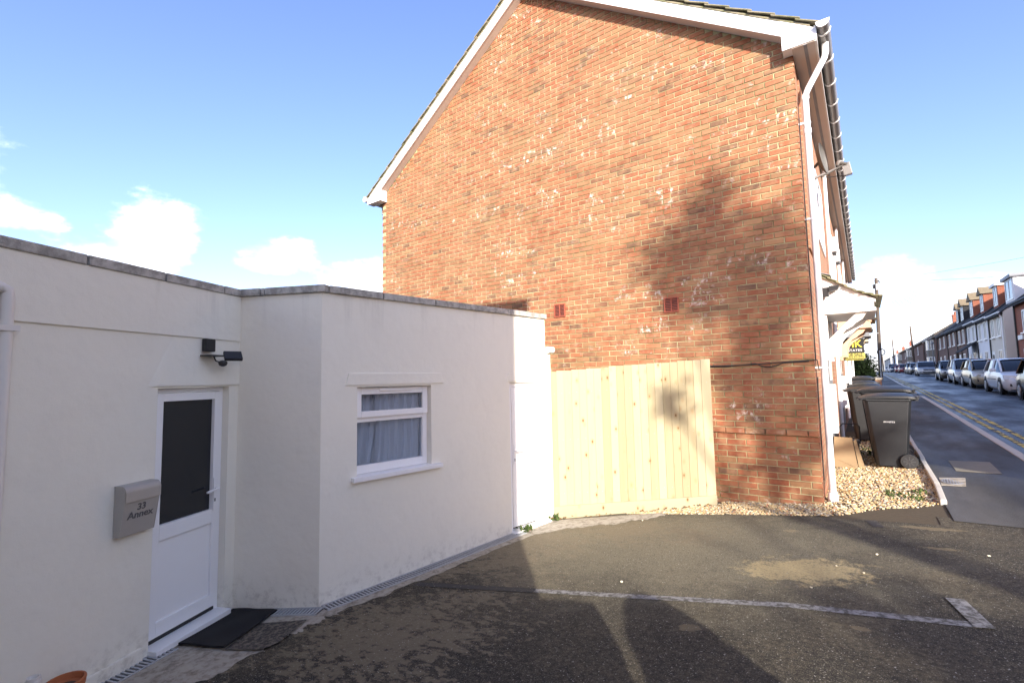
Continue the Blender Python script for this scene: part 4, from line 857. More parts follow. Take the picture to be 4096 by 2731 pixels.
tag(mb.build('leaf_litter', 'leaf_dry', None, fix=False), 'scattered dead brown leaves along the fence foot', 'leaves', kind='stuff')
mb = MB()
for _ in range(60): P = Vector((rnd.uniform(.55, .95), rnd.gauss(.55, .12), 0)); P.z = gz(P.x, P.y); leafset(mb, P, 2, .01, .04, 1.2)
for _ in range(120): P = Vector((rnd.uniform(.1, .95), rnd.uniform(3.2, 4.2), 0)); P.z = gz(P.x, P.y); leafset(mb, P, 2, .02, .05, 1.2)
tag(mb.build('grass_tuft', 'leaf', None, fix=False), 'sparse grass tufts growing through the gravel', 'grass', kind='stuff')
# ------------------------------------------------------------------ wheelie bins
def make_bin(mat='bin_plastic'):
    # local: front faces -X, hinge and wheels at +X, width along Y
    t = bpy.data.objects.new('wheelie_bin', None); col.objects.link(t)
    def sec(z, x0, x1, w_, c=.035):
        return [(x0, -w_ + c, z), (x0 + c, -w_, z), (x1 - c, -w_, z), (x1, -w_ + c, z), (x1, w_ - c, z), (x1 - c, w_, z), (x0 + c, w_, z), (x0, w_ - c, z)]
    b = MB().loft([sec(.015, -.185, .17, .195), sec(.12, -.195, .19, .20), sec(.50, -.235, .225, .222), sec(.88, -.268, .26, .243), sec(.955, -.275, .268, .247), sec(.96, -.295, .285, .26), sec(.985, -.295, .285, .26), sec(.985, -.27, .26, .24), sec(.93, -.26, .25, .23)])
    bo = b.build('body', mat, t, bevel=.006)
    for y in (-.1, .1): 
        for s_ in (-1, 1): MB().bar((y * .6 - .03, s_ * (.238 - .004), .945), (y * .6 - .02, s_ * (.231 - .004), .82), .016, .016, (0, 1, 0)).build('rib', mat, bo)
    lid = MB().loft([[(x, y * w_, z + dz * (1 - (y * 1.0) ** 2)) for y in (-1, -.8, -.4, 0, .4, .8, 1)] + [(x, y * w_, z - .03) for y in (1, 0, -1)] for x, w_, z, dz in ((-.335, .20, .985, .0), (-.325, .262, 1.0, .012), (-.24, .272, 1.022, .03), (0, .274, 1.03, .045), (.22, .272, 1.03, .04), (.30, .262, 1.015, .03), (.325, .24, 1.0, .01))])
    lo = lid.build('lid', mat, t, smooth=True)
    MB().tube([(.345, -.20, 1.005), (.345, .20, 1.005)], .017, 10).build('handle', mat, t, smooth=True)
    for s_ in (-1, 1):
        MB().box((.27, s_ * .17 - .02, .96), (.35, s_ * .17 + .02, 1.0)).build('hinge', mat, t)
        MB().box((-.36, s_ * .19 - .05, .972), (-.315, s_ * .19 + .05, .992)).build('lid_grip', mat, t, bevel=.005)
        wh = MB().lathe([(.075, -.028), (.098, -.026), (.105, -.012), (.105, .012), (.098, .026), (.075, .028)], (.185, s_ * .235, .105), (0, 1, 0), 22).build('wheel', 'rubber', t, smooth=True)
        rim = MB()
        rim.lathe([(.072, -.0290), (.074, .0290)], (.185, s_ * .235, .105), (0, 1, 0), 20); rim.lathe([(.02, -.033), (.02, .033)], (.185, s_ * .235, .105), (0, 1, 0), 12)
        rim.build('rim', 'black_plastic', wh); rim = MB()
        for k in range(8): a = k * math.pi / 4; rim.bar((.185 + .018 * math.cos(a), s_ * (.235 + .030), .105 + .018 * math.sin(a)), (.185 + .07 * math.cos(a), s_ * (.235 + .030), .105 + .07 * math.sin(a)), .010, .010, (0, 1, 0))
        rim.build('spokes', 'bin_spoke', wh)
    MB().tube([(.185, -.25, .105), (.185, .25, .105)], .012, 8).build('axle', 'steel', t)
    return t
bin0 = make_bin(); bins = []
def place_bin(x, y, rot, label, sx=1., grp='grey wheelie bins along the terrace'):
    b = bin0 if not bins else copy_tree(bin0); bins.append(b); b.location = (x, y, gz(x, y) + .004); b.rotation_euler = (0, 0, rot); b.scale = (sx, sx, sx); tag(b, label, 'bin', grp); return b
b1 = place_bin(.70, 2.52, R(3), 'nearest grey wheelie bin, number 0010752 printed on its side')
place_bin(.70, 3.2, R(-4), 'larger grey wheelie bin directly behind the numbered one', 1.07)
place_bin(.44, 5.4, R(8), 'dark grey wheelie bin behind the pair, its lid ajar')
place_bin(.42, 6.9, R(-4), 'light lidded wheelie bin in the middle of the terrace row')
place_bin(.38, 8.9, R(5), 'wheelie bin standing below the for sale board')
place_bin(.36, 12.9, R(2), 'dark wheelie bin next to last in the terrace row')
place_bin(.32, 14.2, R(-6), 'farthest dark wheelie bin before the bush')
for i, bb in enumerate(bins):
    if i in (2, 5, 6):
        for ch in bb.children:
            if ch.name.startswith(('lid', 'body')): ch.data = ch.data.copy(); ch.data.materials[0] = MT['bin_dark']
P_ = Vector((.70, 2.52, gz(.70, 2.52)))
tx = text('bin_number', '0010752', 'white_ink', None, (0, 0, 0), (1, 0, 0), (0, 0, 1), .030, .0006, sx=1.25); tx.parent = b1; tx.location = (-.005, -.2308, .655); tx.rotation_euler = (R(3.2), 0, 0)
# food caddy with raised handle
cx, cy = .22, 2.75; cz = gz(cx, cy) + .30; fc = thing('food_caddy', (cx, cy, cz), 'black food caddy with raised wire handle on top of the cardboard box', 'caddy')
q = lambda z, a, b: [(cx - a, cy - b, z), (cx + a, cy - b, z), (cx + a, cy + b, z), (cx - a, cy + b, z)]
MB().loft([q(cz - .28, .09, .11), q(cz + .02, .115, .135)]).build('body', 'black_plastic', fc, bevel=.012)
MB().loft([q(cz + .022, .13, .15), q(cz + .045, .128, .148), q(cz + .06, .10, .12)]).build('lid', 'bin_dark', fc, bevel=.006)
MB().tube([(cx - .125, cy, cz + .03), (cx - .13, cy - .01, cz + .26), (cx - .09, cy - .01, cz + .31), (cx + .09, cy - .01, cz + .315), (cx + .125, cy - .01, cz + .27), (cx + .125, cy, cz + .03)], .009, 8).build('handle', 'black_plastic', fc, smooth=True)
# flattened cardboard box
bx = thing('cardboard_box', (.18, 2.3, gz(.18, 2.3)), 'torn brown cardboard box leaning on the wall beside the white downpipe', 'box'); z0 = gz(.2, 2.3)
MB().prism([(-.0, 2.30, z0 + .0), (.30, 2.34, z0 + .0), (.245, 2.42, z0 + .43), (.02, 2.40, z0 + .44)], (.0, .012, .002)).build('front_flap', 'cardboard', bx)
MB().prism([(.312, 2.34, z0), (.375, 2.40, z0 + .02), (.29, 2.47, z0 + .41), (.26, 2.44, z0 + .385)], (.004, .012, 0)).build('side_flap', 'cardboard', bx)
MB().prism([(.00, 2.285, z0 + .0), (.28, 2.30, z0 + .0), (.20, 2.30, z0 + .05), (.0, 2.318, z0 + .13)], (0, .006, .003)).build('bottom_flap', 'cardboard', bx)
MB().prism([(.02, 2.40, z0 + .442), (.245, 2.42, z0 + .432), (.24, 2.60, z0 + .40), (.02, 2.60, z0 + .41)], (0, 0, .006)).build('top_flap', 'cardboard', bx)
# satellite dish seen edge on, floodlight on its arm, security lamp
D = px_y(3268, 640, 1.1); ds = thing('satellite_dish', (D.x, 1.1, D.z), 'grey satellite dish on the upper front of the gable house, seen edge on', 'satellite dish')
dc = Vector((.17, 1.1, D.z)); MB().lathe([(.02, -.05), (.12, -.035), (.20, .0), (.215, .02), (.213, .026), (.20, .008), (.11, -.027), (.01, -.042)], dc, (.975, -.13, .10), 26).build('reflector', 'dish', ds, smooth=True)
MB().tube([dc + Vector((-.02, .02, -.02)), (dc.x - .08, 1.12, dc.z - .08), (.0, 1.12, dc.z - .12)], .02, 8).build('mount_arm', 'dish', ds)
MB().tube([dc + Vector((0, 0, -.25)), dc + Vector((.25, -.02, -.16))], .011, 8).build('feed_arm', 'dish', ds); MB().lathe([(.02, -.03), (.028, .05)], dc + Vector((.25, -.02, -.15)), (-.7, .3, .4), 12).build('receiver', 'dish', ds)
Fp = px_y(3385, 668, 1.9); fl = thing('arm_floodlight', (Fp.x, 1.9, Fp.z), 'grey floodlight on a long arm reaching past the gutter', 'floodlight')
Fb = px_y(3275, 705, 1.9); Fe = px_y(3352, 672, 1.9)
MB().bar(Fb, Fe, .025, .022).build('arm', 'grey_pipe', fl); MB().bar((.0, 1.9, Fb.z - .03), Fb, .03, .03).build('wall_bracket', 'grey_pipe', fl)
MB().lathe([(.015, -.03), (.045, -.02), (.05, .02), (.03, .05)], px_y(3358, 656, 1.9), (.3, -.2, .9), 14).build('sensor', 'grey_pipe', fl, smooth=True)
Fc = px_y(3388, 678, 1.9); MB().obox(Fc, (.05, 0, .006), (.0, .10, .02), (-.013, -.012, .085)).build('lamp_head', 'grey_pipe', fl, bevel=.006)
MB().tube([Fb, Fb + Vector((.12, 0, -.05)), Fb + Vector((.26, 0, -.07)), Fc + Vector((-.02, 0, -.10))], .006, 6).build('lead_wire', 'cable', fl)
Sp = px_y(3305, 1170, 1.93); sl_ = thing('security_lamp', (.05, 1.93, Sp.z), 'black square security lamp on the white porch cheek', 'lamp')
MB().box((.02, 1.88, Sp.z - .07), (.11, 1.94, Sp.z + .07)).build('back_box', 'black_plastic', sl_, bevel=.006); MB().prism([(.11, 1.86, Sp.z - .0), (.22, 1.86, Sp.z + .02), (.24, 1.86, Sp.z + .085), (.11, 1.86, Sp.z + .08)], (0, .1, 0)).build('hood', 'black_plastic', sl_)
for y, z, l_ in ((6.2, 4.35, 'white alarm box under the eaves, nearer the gable'), (8.2, 4.5, 'white alarm box under the eaves, farther from the gable')):
    t = thing('alarm_box', (.0, y, z), l_, 'alarm box', 'alarm boxes on the terrace'); MB().box((.03, y - .12, z - .18), (.13, y + .12, z + .15)).build('casing', 'alarm', t, bevel=.015); MB().box((.04, y - .09, z - .24), (.12, y + .09, z - .182)).build('base', 'black_plastic', t, bevel=.01)
# ------------------------------------------------------------------ for sale board
Y = 8.0; a = px_y(3100 + 655 / 2.3614, 900 + 1282 / 2.3614, Y); b = px_y(3100 + 850 / 2.3614, 900 + 1205 / 2.3614, Y); c_ = px_y(3100 + 845 / 2.3614, 900 + 1060 / 2.3614, Y)
x0, x1 = a.x - .05, b.x; zA, zB, zC = a.z, a.z + .045, b.z; zD = zC + .36
sg = thing('for_sale_board', ((x0 + x1) / 2, Y, gz(.3, Y)), 'black and yellow estate agent board reading FOR SALE 01202 611373', 'sign')
MB().box((x0, Y, zA), (x1, Y + .012, zB)).build('web_strip', 'black_board', sg); MB().box((x0, Y, zB), (x1, Y + .012, zC)).build('yellow_panel', 'yellow_board', sg); MB().box((x0, Y, zC), (x1 - .01, Y + .012, zD)).build('black_panel', 'black_board', sg)
MB().box((x0 + .12, Y + .014, gz(.2, Y)), (x0 + .17, Y + .06, zD)).build('post', 'white_paint', sg)
xm = (x0 + x1) / 2; T = lambda nm, s_, mt_, z, h, sx=1., bold=0., xx=None: text(nm, s_, mt_, sg, (xm + .02 if xx is None else xx, Y - .002, z), (1, 0, 0), (0, 0, 1), h, .001, sx=sx, bold=bold)
wz = zC - zB; T('sale_words', 'FOR SALE', 'black_board', zB + wz * .70, .098, .80, .0008); T('telephone_number', '01202 611373', 'black_board', zB + wz * .27, .076, .86); T('web_address', 'www.mkestates.co.uk', 'yellow_ink', (zA + zB) / 2, .046, .92)
T('agent_name', 'ESTATES', 'white_ink', zC + .065, .082, 1.08); T('agent_initials', 'MK', 'yellow_ink', zC + .22, .25, .95, .003)
# ------------------------------------------------------------------ dark bush and low garden wall beyond the terrace
def crown(mb, c, rad, n, size, core=.55):
    for _ in range(n):
        d = Vector((rnd.gauss(0, 1), rnd.gauss(0, 1), rnd.gauss(0, 1))).normalized(); k = rnd.uniform(core, 1.0) ** .6; k *= 1 + .16 * math.sin(d.x * 7 + d.y * 5) * math.cos(d.z * 6)
        p = c + Vector((d.x * rad[0], d.y * rad[1], d.z * rad[2])) * k; a = (d + Vector((rnd.gauss(0, .7), rnd.gauss(0, .7), rnd.gauss(0, .7)))).normalized(); u = a.orthogonal().normalized(); u = Matrix.Rotation(rnd.uniform(0, 6.3), 3, a) @ u; v = a.cross(u); L = size * rnd.uniform(.6, 1.4)
        o = len(mb.v); mb.v += [tuple(p - u * L), tuple(p + v * L * .5), tuple(p + u * L), tuple(p - v * L * .5)]; mb.f.append((o, o + 1, o + 2, o + 3))
gzb = rz(23) + .1
bu = thing('evergreen_bush', (.15, 22.5, gzb), 'dark evergreen bush beyond the end of the brick terrace', 'bush')
mb = MB(); 
for cc, rr, nn in (((.05, 20.9, gzb + .75), (.85, 1.1, 1.1), 7000), ((.1, 23.0, gzb + .95), (.95, 1.4, 1.1), 6000), ((-1.1, 22.3, gzb + 1.1), (1.1, 1.6, 1.3), 3500)): crown(mb, Vector(cc), rr, nn, .055, .1)
mb.build('foliage', 'leaf_dark', bu, fix=False); MB().tube([(-.2, 22.2, gzb - .1), (-.25, 22.2, gzb + .8), (-.3, 22.0, gzb + 1.5)], [.09, .07, .03], 8).build('stem', 'bark', bu)
gw = thing('garden_wall', (1.0, 24, gzb), 'low brick garden wall beneath the dark bush', 'wall'); z_ = rz(20)
MB().add([(.80, 19.6, z_ - .1), (1.02, 19.6, z_ - .1), (1.02, 33, rz(33) - .1), (.80, 33, rz(33) - .1), (.80, 19.6, z_ + .72), (1.02, 19.6, z_ + .72), (1.02, 33, rz(33) + .72), (.80, 33, rz(33) + .72)], [(3, 2, 1, 0), (4, 5, 6, 7), (0, 1, 5, 4), (1, 2, 6, 5), (2, 3, 7, 6), (3, 0, 4, 7)]).build('brickwork', 'terrace_brick', gw)
MB().add([(.77, 19.57, z_ + .722), (1.05, 19.57, z_ + .722), (1.05, 33.02, rz(33) + .722), (.77, 33.02, rz(33) + .722), (.77, 19.57, z_ + .79), (1.05, 19.57, z_ + .79), (1.05, 33.02, rz(33) + .79), (.77, 33.02, rz(33) + .79)], [(3, 2, 1, 0), (4, 5, 6, 7), (0, 1, 5, 4), (1, 2, 6, 5), (2, 3, 7, 6), (3, 0, 4, 7)]).build('capping', 'concrete', gw)
# more of the left side of the street, low hedged gardens far off
for y, l_, n, rr in ((50, 'distant dark hedge on the left beyond the telegraph pole', 900, (.8, 6, 1.0)),):
    hb = thing('hedge', (.0, y, rz(y)), l_, 'hedge'); mb = MB(); crown(mb, Vector((-.5, y, rz(y) + .7)), rr, n, .10); mb.build('foliage', 'leaf_dark', hb, fix=False)
# ------------------------------------------------------------------ manhole covers
def slab(name, pts, mat_, label, cat): 
    P = [px_z(x, y, z) for x, y, z in pts]; c = sum(P, Vector()) / 4; t = thing(name, (c.x, c.y, gz(c.x, c.y)), label, cat)
    MB().prism([(p.x, p.y, gz(p.x, p.y) + .002) for p in P], (0, 0, .004)).build('plate', mat_, t); return t, P
c2 = lambda x, y, z: (3096 + x / 2.352, 1400 + y / 2.352, z)
slab('inspection_cover', [c2(1640, 1050, .14), c2(2030, 1068, .16), c2(2150, 1170, .16), c2(1712, 1136, .14)], 'stone', 'stone-filled rectangular inspection cover in the pavement', 'manhole cover')
t, P = slab('stopcock_cover', [c2(1553, 1208, .11), c2(1802, 1214, .12), c2(1808, 1282, .12), c2(1575, 1270, .11)], 'concrete', 'small square pavement cover with a slotted oval grate', 'manhole cover')
cc = sum(P, Vector()) / 4; u = (P[1] - P[0]) * .40; v = (P[3] - P[0]) * .40; z = gz(cc.x, cc.y) + .0075
ring = MB(); o = []
for k in range(24): a = k * math.pi / 12; o.append(cc + u * math.cos(a) + v * math.sin(a))
for k in range(24): A, B = o[k], o[(k + 1) % 24]; ring.bar((A.x, A.y, z), (B.x, B.y, z), .012, .004)
ring.build('oval_rim', 'lead', t)
for k in range(-3, 4): A = cc + u * (k / 4) - v * math.sqrt(1 - (k / 4) ** 2) * .95; B = cc + u * (k / 4) + v * math.sqrt(1 - (k / 4) ** 2) * .95; MB().bar((A.x, A.y, z), (B.x, B.y, z), .009, .003).build('slot', 'lead', t)
# ------------------------------------------------------------------ telegraph poles and wires
def pole(b, tp, r0, r1, label, extras=True):
    t = thing('telegraph_pole', b, label, 'pole', 'telegraph poles along the street'); b, tp = Vector(b), Vector(tp)
    MB().tube([b - UP * .3, b.lerp(tp, .5), tp], [r0, (r0 + r1) / 2, r1], 12).build('post', 'wood_pole', t, smooth=True)
    if extras:
        q = b.lerp(tp, .93); MB().box((q.x - .28, q.y - .12, q.z - .28), (q.x - .10, q.y + .1, q.z + .08)).build('junction_box', 'black_plastic', t, bevel=.01)
        MB().box((q.x - .06, q.y - .24, q.z - .45), (q.x + .14, q.y - .12, q.z + .1)).build('terminal_box', 'galv', t, bevel=.02)
        for s_ in range(5): a = s_ * 1.25; MB().lathe([(.02, -.03), (.03, .03)], tp + Vector((.16 * math.cos(a), .16 * math.sin(a), -.18)), seg=8).build('insulator', 'galv', t)
        q = b.lerp(tp, .265); MB().tube([(q.x + .10 + .26 * math.cos(k * math.pi / 12), q.y - .14, q.z + .26 * math.sin(k * math.pi / 12)) for k in range(25)], .035, 8, False).build('cable_coil', 'cable', t, smooth=True)
        MB().tube([b + Vector((.02, -r0 - .03, -.2)), b.lerp(tp, .28) + Vector((.02, -r0 - .02, 0))], .045, 8).build('cable_guard', 'galv', t, smooth=True)
        q = b.lerp(tp, .45); MB().bar((q.x - .32, q.y - .12, q.z), (q.x, q.y - .12, q.z + .02), .05, .05).build('step_iron', 'galv', t)
    return tp
pb = px_y(3523.5, 1516, 44.7); pt_ = px_y(3504, 1113, 44.7)
tp1 = pole((pb.x, 44.7, pb.z), (pt_.x, 44.7, pt_.z), .16, .12, 'tall dark telegraph pole on the left pavement with coiled cable')
tp2 = pole((7.55, 103, 1.25), (7.35, 103, 9.4), .17, .12, 'telegraph pole before the far brick houses on the right', False)
P3 = px_y(3568.8, 1357, 150); tp3 = pole((P3.x + .1, 150, 1.3), (P3.x, 150, P3.z), .17, .12, 'distant telegraph pole at the end of the street, right of the bush', False)
P4 = px_y(3529, 1422, 170); pole((P4.x + .1, 170, 1.3), (P4.x, 170, P4.z), .17, .12, 'farthest thin telegraph pole at the left of the street', False)
ends = [((22, 20, 8.6), 'overhead wire rising to the top right corner'), ((14, 33, 7.0), 'nearly level overhead wire to the brick house ridge'), ((14, 34.4, 7.15), 'second level overhead wire just above the first'), ((8.3, 41, 5.5), 'overhead wire to the cream house eaves'), ((8.3, 46, 5.5), 'overhead wire to the white house eaves'), ((8.3, 52, 5.5), 'overhead wire to the second white house'), ((8.3, 58, 5.6), 'overhead wire to the first small brick house'), ((8.3, 66, 5.7), 'overhead wire to the middle brick house'), ((8.3, 74, 5.8), 'overhead wire to the last small brick house'), ((8.3, 84, 5.9), 'overhead wire to the bay-windowed house'), ((7.35, 103, 9.2), 'overhead wire to the second telegraph pole'), ((4.2, 120, 6.5), 'steepest overhead wire, ending far down the street')]
for e_, l_ in ends:
    A, B = tp1 + Vector((.1, 0, -.2)), Vector(e_); n = 12
    tag(MB().tube([A.lerp(B, k / n) - UP * (.022 * (B - A).length * 4 * (k / n) * (1 - k / n)) for k in range(n + 1)], .008, 5).build('overhead_wire', 'cable', None), l_, 'wire', 'telephone wires from the tall pole')
# ------------------------------------------------------------------ houses across the street
def window_far(parent, y, z, w_, h_, x=FAC, frame='upvc', bars=1, recess=.04):
    return window_unit(parent, x - .0 + recess * 0 - .01, y, z, w_, h_, frame, 'far_glass', (-1, 0, 0), bars, True, .05, .07)
def far_house(name, label, y0, y1, wallm, roofm, eave, ridge, x=FAC, depth=7.5, dormers=(), chim=(), wins=True, door=0., bay=None, group='houses across the street', frame='upvc'):
    zb = rz((y0 + y1) / 2); t = thing(name, (x, (y0 + y1) / 2, zb), label, 'house', group)
    MB().box((x, y0 + .003, zb - 1), (x + depth, y1 - .003, zb + eave)).build('wall', wallm, t)
    xr = x + depth / 2; zr, ze = zb + ridge, zb + eave
    MB().prism([(x + .01, y0 + .004, ze), (x + depth - .01, y0 + .004, ze), (xr, y0 + .004, zr - .06)], (0, y1 - y0 - .008, 0)).build('gable', wallm, t)
    k = (zr - ze) / (depth / 2)
    for sg_ in (1, -1):
        e = depth / 2 + .28; rf = MB().prism([(xr, y0 - .03, zr), (xr - sg_ * e, y0 - .03, zr - k * e), (xr - sg_ * e, y0 - .03, zr - k * e + .09), (xr, y0 - .03, zr + .09)], (0, y1 - y0 + .06 - .064, 0)).build('roof', roofm, t)
    MB().tube([(x - .2, y0, ze - .02), (x - .2, y1, ze - .02)], .06, 8).build('gutter', 'black_plastic' if wallm.endswith('brick') else 'upvc', t)
    MB().tube([(x - .06, y1 - .25, ze - .02), (x - .06, y1 - .25, zb)], .045, 8).build('downpipe', 'black_plastic', t)
    W_ = y1 - y0
    if wins:
        window_far(t, y0 + W_ * .30, zb + 3.75, .95, 1.35, x, frame); window_far(t, y0 + W_ * .72, zb + 3.75, .95, 1.35, x, frame)
        window_far(t, y0 + W_ * .34, zb + 1.45, 1.1, 1.4, x, frame)
        d = MB().box((x - .04, y0 + W_ * .70, zb), (x - .002, y0 + W_ * .70 + .9, zb + 2.1)).build('door', 'white_paint', t); MB().box((x - .05, y0 + W_ * .70 + .2, zb + 1.3), (x - .041, y0 + W_ * .70 + .7, zb + 1.85)).build('door_pane', 'far_glass', d)
    for (yc, wd, kind) in dormers:
        zt = ze + 2.45; x0 = x + .85; zbase = ze + k * .85
        dm = MB().box((x0, yc - wd / 2, zbase - .2), (x0 + 2.6, yc + wd / 2, zt)).build('dormer', {'flat': 'red_brick', 'pitch': 'red_brick', 'grey': 'slate', 'white': 'white_render'}[kind], t)
        if kind in ('flat', 'white'): MB().box((x0 - .18, yc - wd / 2 - .15, zt + .002), (x0 + 2.7, yc + wd / 2 + .15, zt + .22)).build('dormer_roof', 'white_paint' if kind == 'flat' else 'lead', dm)
        else: MB().prism([(x0 - .2, yc - wd / 2 - .18, zt - .02), (x0 - .2, yc, zt + wd * .42), (x0 - .2, yc + wd / 2 + .18, zt - .02)], (2.9, 0, 0)).build('dormer_roof', 'tile_brown', dm)
        f = window_unit(t, x0 - .012, yc, (zbase + zt) / 2 + .1, wd * .78, (zt - zbase) * .85, 'upvc', 'far_glass', (-1, 0, 0), 1, False, .05, .08)
    for (yc, mt_) in chim:
        ch = MB().box((xr - .35, yc - .45, zr - .5), (xr + .35, yc + .45, zr + 1.0)).build('chimney', mt_, t); MB().box((xr - .42, yc - .52, zr + 1.0), (xr + .42, yc + .52, zr + 1.12)).build('chimney_cap', mt_, ch)
        for s_ in (-1, 1): MB().lathe([(.13, 0), (.10, .42), (.12, .45)], (xr, yc + s_ * .24, zr + 1.121), seg=10).build('chimney_pot', 'terracotta', ch)
    if bay:
        yb, wb = bay; c = [(x - .002, yb - wb / 2), (x - .62, yb - wb / 2 + .5), (x - .62, yb + wb / 2 - .5), (x - .002, yb + wb / 2)]
        by = MB().prism([(a, b, zb - .2) for a, b in c], (0, 0, 4.75)).build('bay', 'pebbledash', t)
        for zz_ in (1.55, 3.85): 
            for (ax, ay), (bx_, by_) in zip(c, c[1:]):
                mx, my = (ax + bx_) / 2, (ay + by_) / 2; n = Vector((-(by_ - ay), (bx_ - ax), 0)).normalized(); n = n if n.x < 0 else -n; L = math.hypot(bx_ - ax, by_ - ay)
                window_unit(t, mx + n.x * .03, my + n.y * .03, zb + zz_, L * .9, 1.35, 'upvc', 'far_glass', n, 1, False, .05, .08)
        MB().prism([(x - .80, yb - wb / 2 - .1, zb + 4.56), (x - .80, yb + wb / 2 + .1, zb + 4.56), (x + .3, yb + wb / 2 + .1, zb + 4.85), (x + .3, yb - wb / 2 - .1, zb + 4.85)], (0, 0, .06)).build('bay_roof', 'white_paint', t)
    return t
hR = far_house('red_brick_house', 'red brick house at the right edge with tall sash windows and red ridge', 28.5, 36.6, 'red_brick', 'slate', 5.0, 8.2, FAC + .12, dormers=((33.2, 2.0, 'pitch'),), chim=((29, 'red_brick'),))
for y in (30.2, 32, 33.7, 35.3):
    q = MB().box((FAC + .02, y - .55, rz(33) + 2.68), (FAC + .118, y + .55, rz(33) + 2.95)).build('stone_lintel', 'white_paint', hR)
for y in fr(28.6, 36.4, .3): MB().lathe([(.10, 0), (.12, .1), (.05, .2)], (FAC + .12 + 3.75, y, rz(32.5) + 8.28), seg=8).build('ridge_tile', 'terracotta', hR)
hc_ = far_house('cream_house', 'cream rendered house between the red brick house and the white terrace', 39.0, 43.7, 'cream_render', 'slate', 4.68, 7.9, dormers=((41.4, 2.6, 'white'),))
MB().tube([(FAC - .22, 39.1, rz(41) + 4.6), (FAC - .05, 39.2, rz(41) + 4.3), (FAC - .05, 39.2, rz(41))], .045, 8).build('downpipe', 'upvc', hc_)
ch = MB().box((FAC + 3.0, 38.95, rz(41) + 5.6), (FAC + 4.6, 39.6, rz(41) + 8.2)).build('chimney', 'white_render', hc_); MB().box((FAC + 2.9, 38.88, rz(41) + 8.2), (FAC + 4.7, 39.7, rz(41) + 8.55)).build('chimney_cap', 'red_brick', ch)
for s_ in (0, .5): MB().lathe([(.12, 0), (.10, .35)], (FAC + 3.6 + s_, 39.3, rz(41) + 8.551), seg=10).build('chimney_pot', 'white_paint', ch)
h2 = far_house('white_house', 'white rendered house next to the cream one, with flat-roofed dormer', 43.7, 48.6, 'white_render', 'slate', 4.72, 7.9, dormers=((45.8, 1.7, 'flat'),))
h3 = far_house('white_house', 'white rendered house with a dark lean-to canopy over its door', 48.6, 53.6, 'white_render', 'slate', 4.76, 8.0, dormers=((51.2, 1.6, 'pitch'),))
MB().prism([(FAC - .01, 48.7, rz(50) + 2.95), (FAC - 1.1, 48.7, rz(50) + 2.2), (FAC - 1.1, 48.7, rz(50) + 2.28), (FAC - .01, 48.7, rz(50) + 3.1)], (0, 3.0, 0)).build('canopy', 'slate', h3)
for y in (48.8, 51.5): MB().box((FAC - 1.05, y, rz(50)), (FAC - .93, y + .12, rz(50) + 2.2)).build('canopy_post', 'wood_pole', h3)
far_house('small_brick_house', 'dark brick terraced house beside the white pair', 53.6, 59.3, 'far_brick', 'slate', 4.75, 8.0, dormers=((56.3, 1.9, 'pitch'),))
far_house('small_brick_house', 'middle dark brick terraced house with grey dormer', 59.3, 66.4, 'far_brick', 'slate', 4.75, 8.0, dormers=((61.8, 1.9, 'grey'), (65, 1.6, 'grey')))
far_house('small_brick_house', 'dark brick terraced house with a red chimney, last before the bay window', 66.4, 75.2, 'far_brick', 'slate', 4.75, 8.0, chim=((74.5, 'red_brick'),))
far_house('bay_house', 'pebbledash house with white two-storey bay, right of the second pole', 77.5, 92, 'far_brick', 'tile_brown', 4.85, 7.6, FAC, bay=(80.8, 3.6), chim=((91, 'red_brick'),))
far_house('bay_house', 'farther house with a white two-storey bay, left of the second pole', 95, 124, 'far_brick', 'tile_brown', 4.9, 7.6, FAC, bay=(120, 4))
far_house('bay_house', 'low tile-roofed house with white bay at the end of the street', 127, 160, 'far_brick', 'tile_brown', 5.0, 7.4, FAC, bay=(155, 5))
far_house('distant_house', 'distant white house with orange chimney at the end of the street', 168, 190, 'white_render', 'tile_brown', 4.9, 7.4, FAC - .4, chim=((172, 'red_brick'),))
far_house('distant_house', 'most distant pale house at the end of the street', 200, 260, 'grey_render', 'slate', 4.8, 7.2, FAC - .6, chim=((202, 'red_brick'), (240, 'red_brick')))
# front garden hedges before the far houses
for y, l_ in ((40.5, 'bare bush in front of the cream house'), (76.3, 'clipped hedge before the bay-windowed house')):
    t = thing('garden_bush', (FAC - .5, y, rz(y) + .1), l_, 'bush', 'small bushes across the street'); mb = MB(); crown(mb, Vector((FAC - .5, y, rz(y) + .55)), (.35, 1.2, .6), 500, .05); mb.build('foliage', 'leaf_dark', t, fix=False)
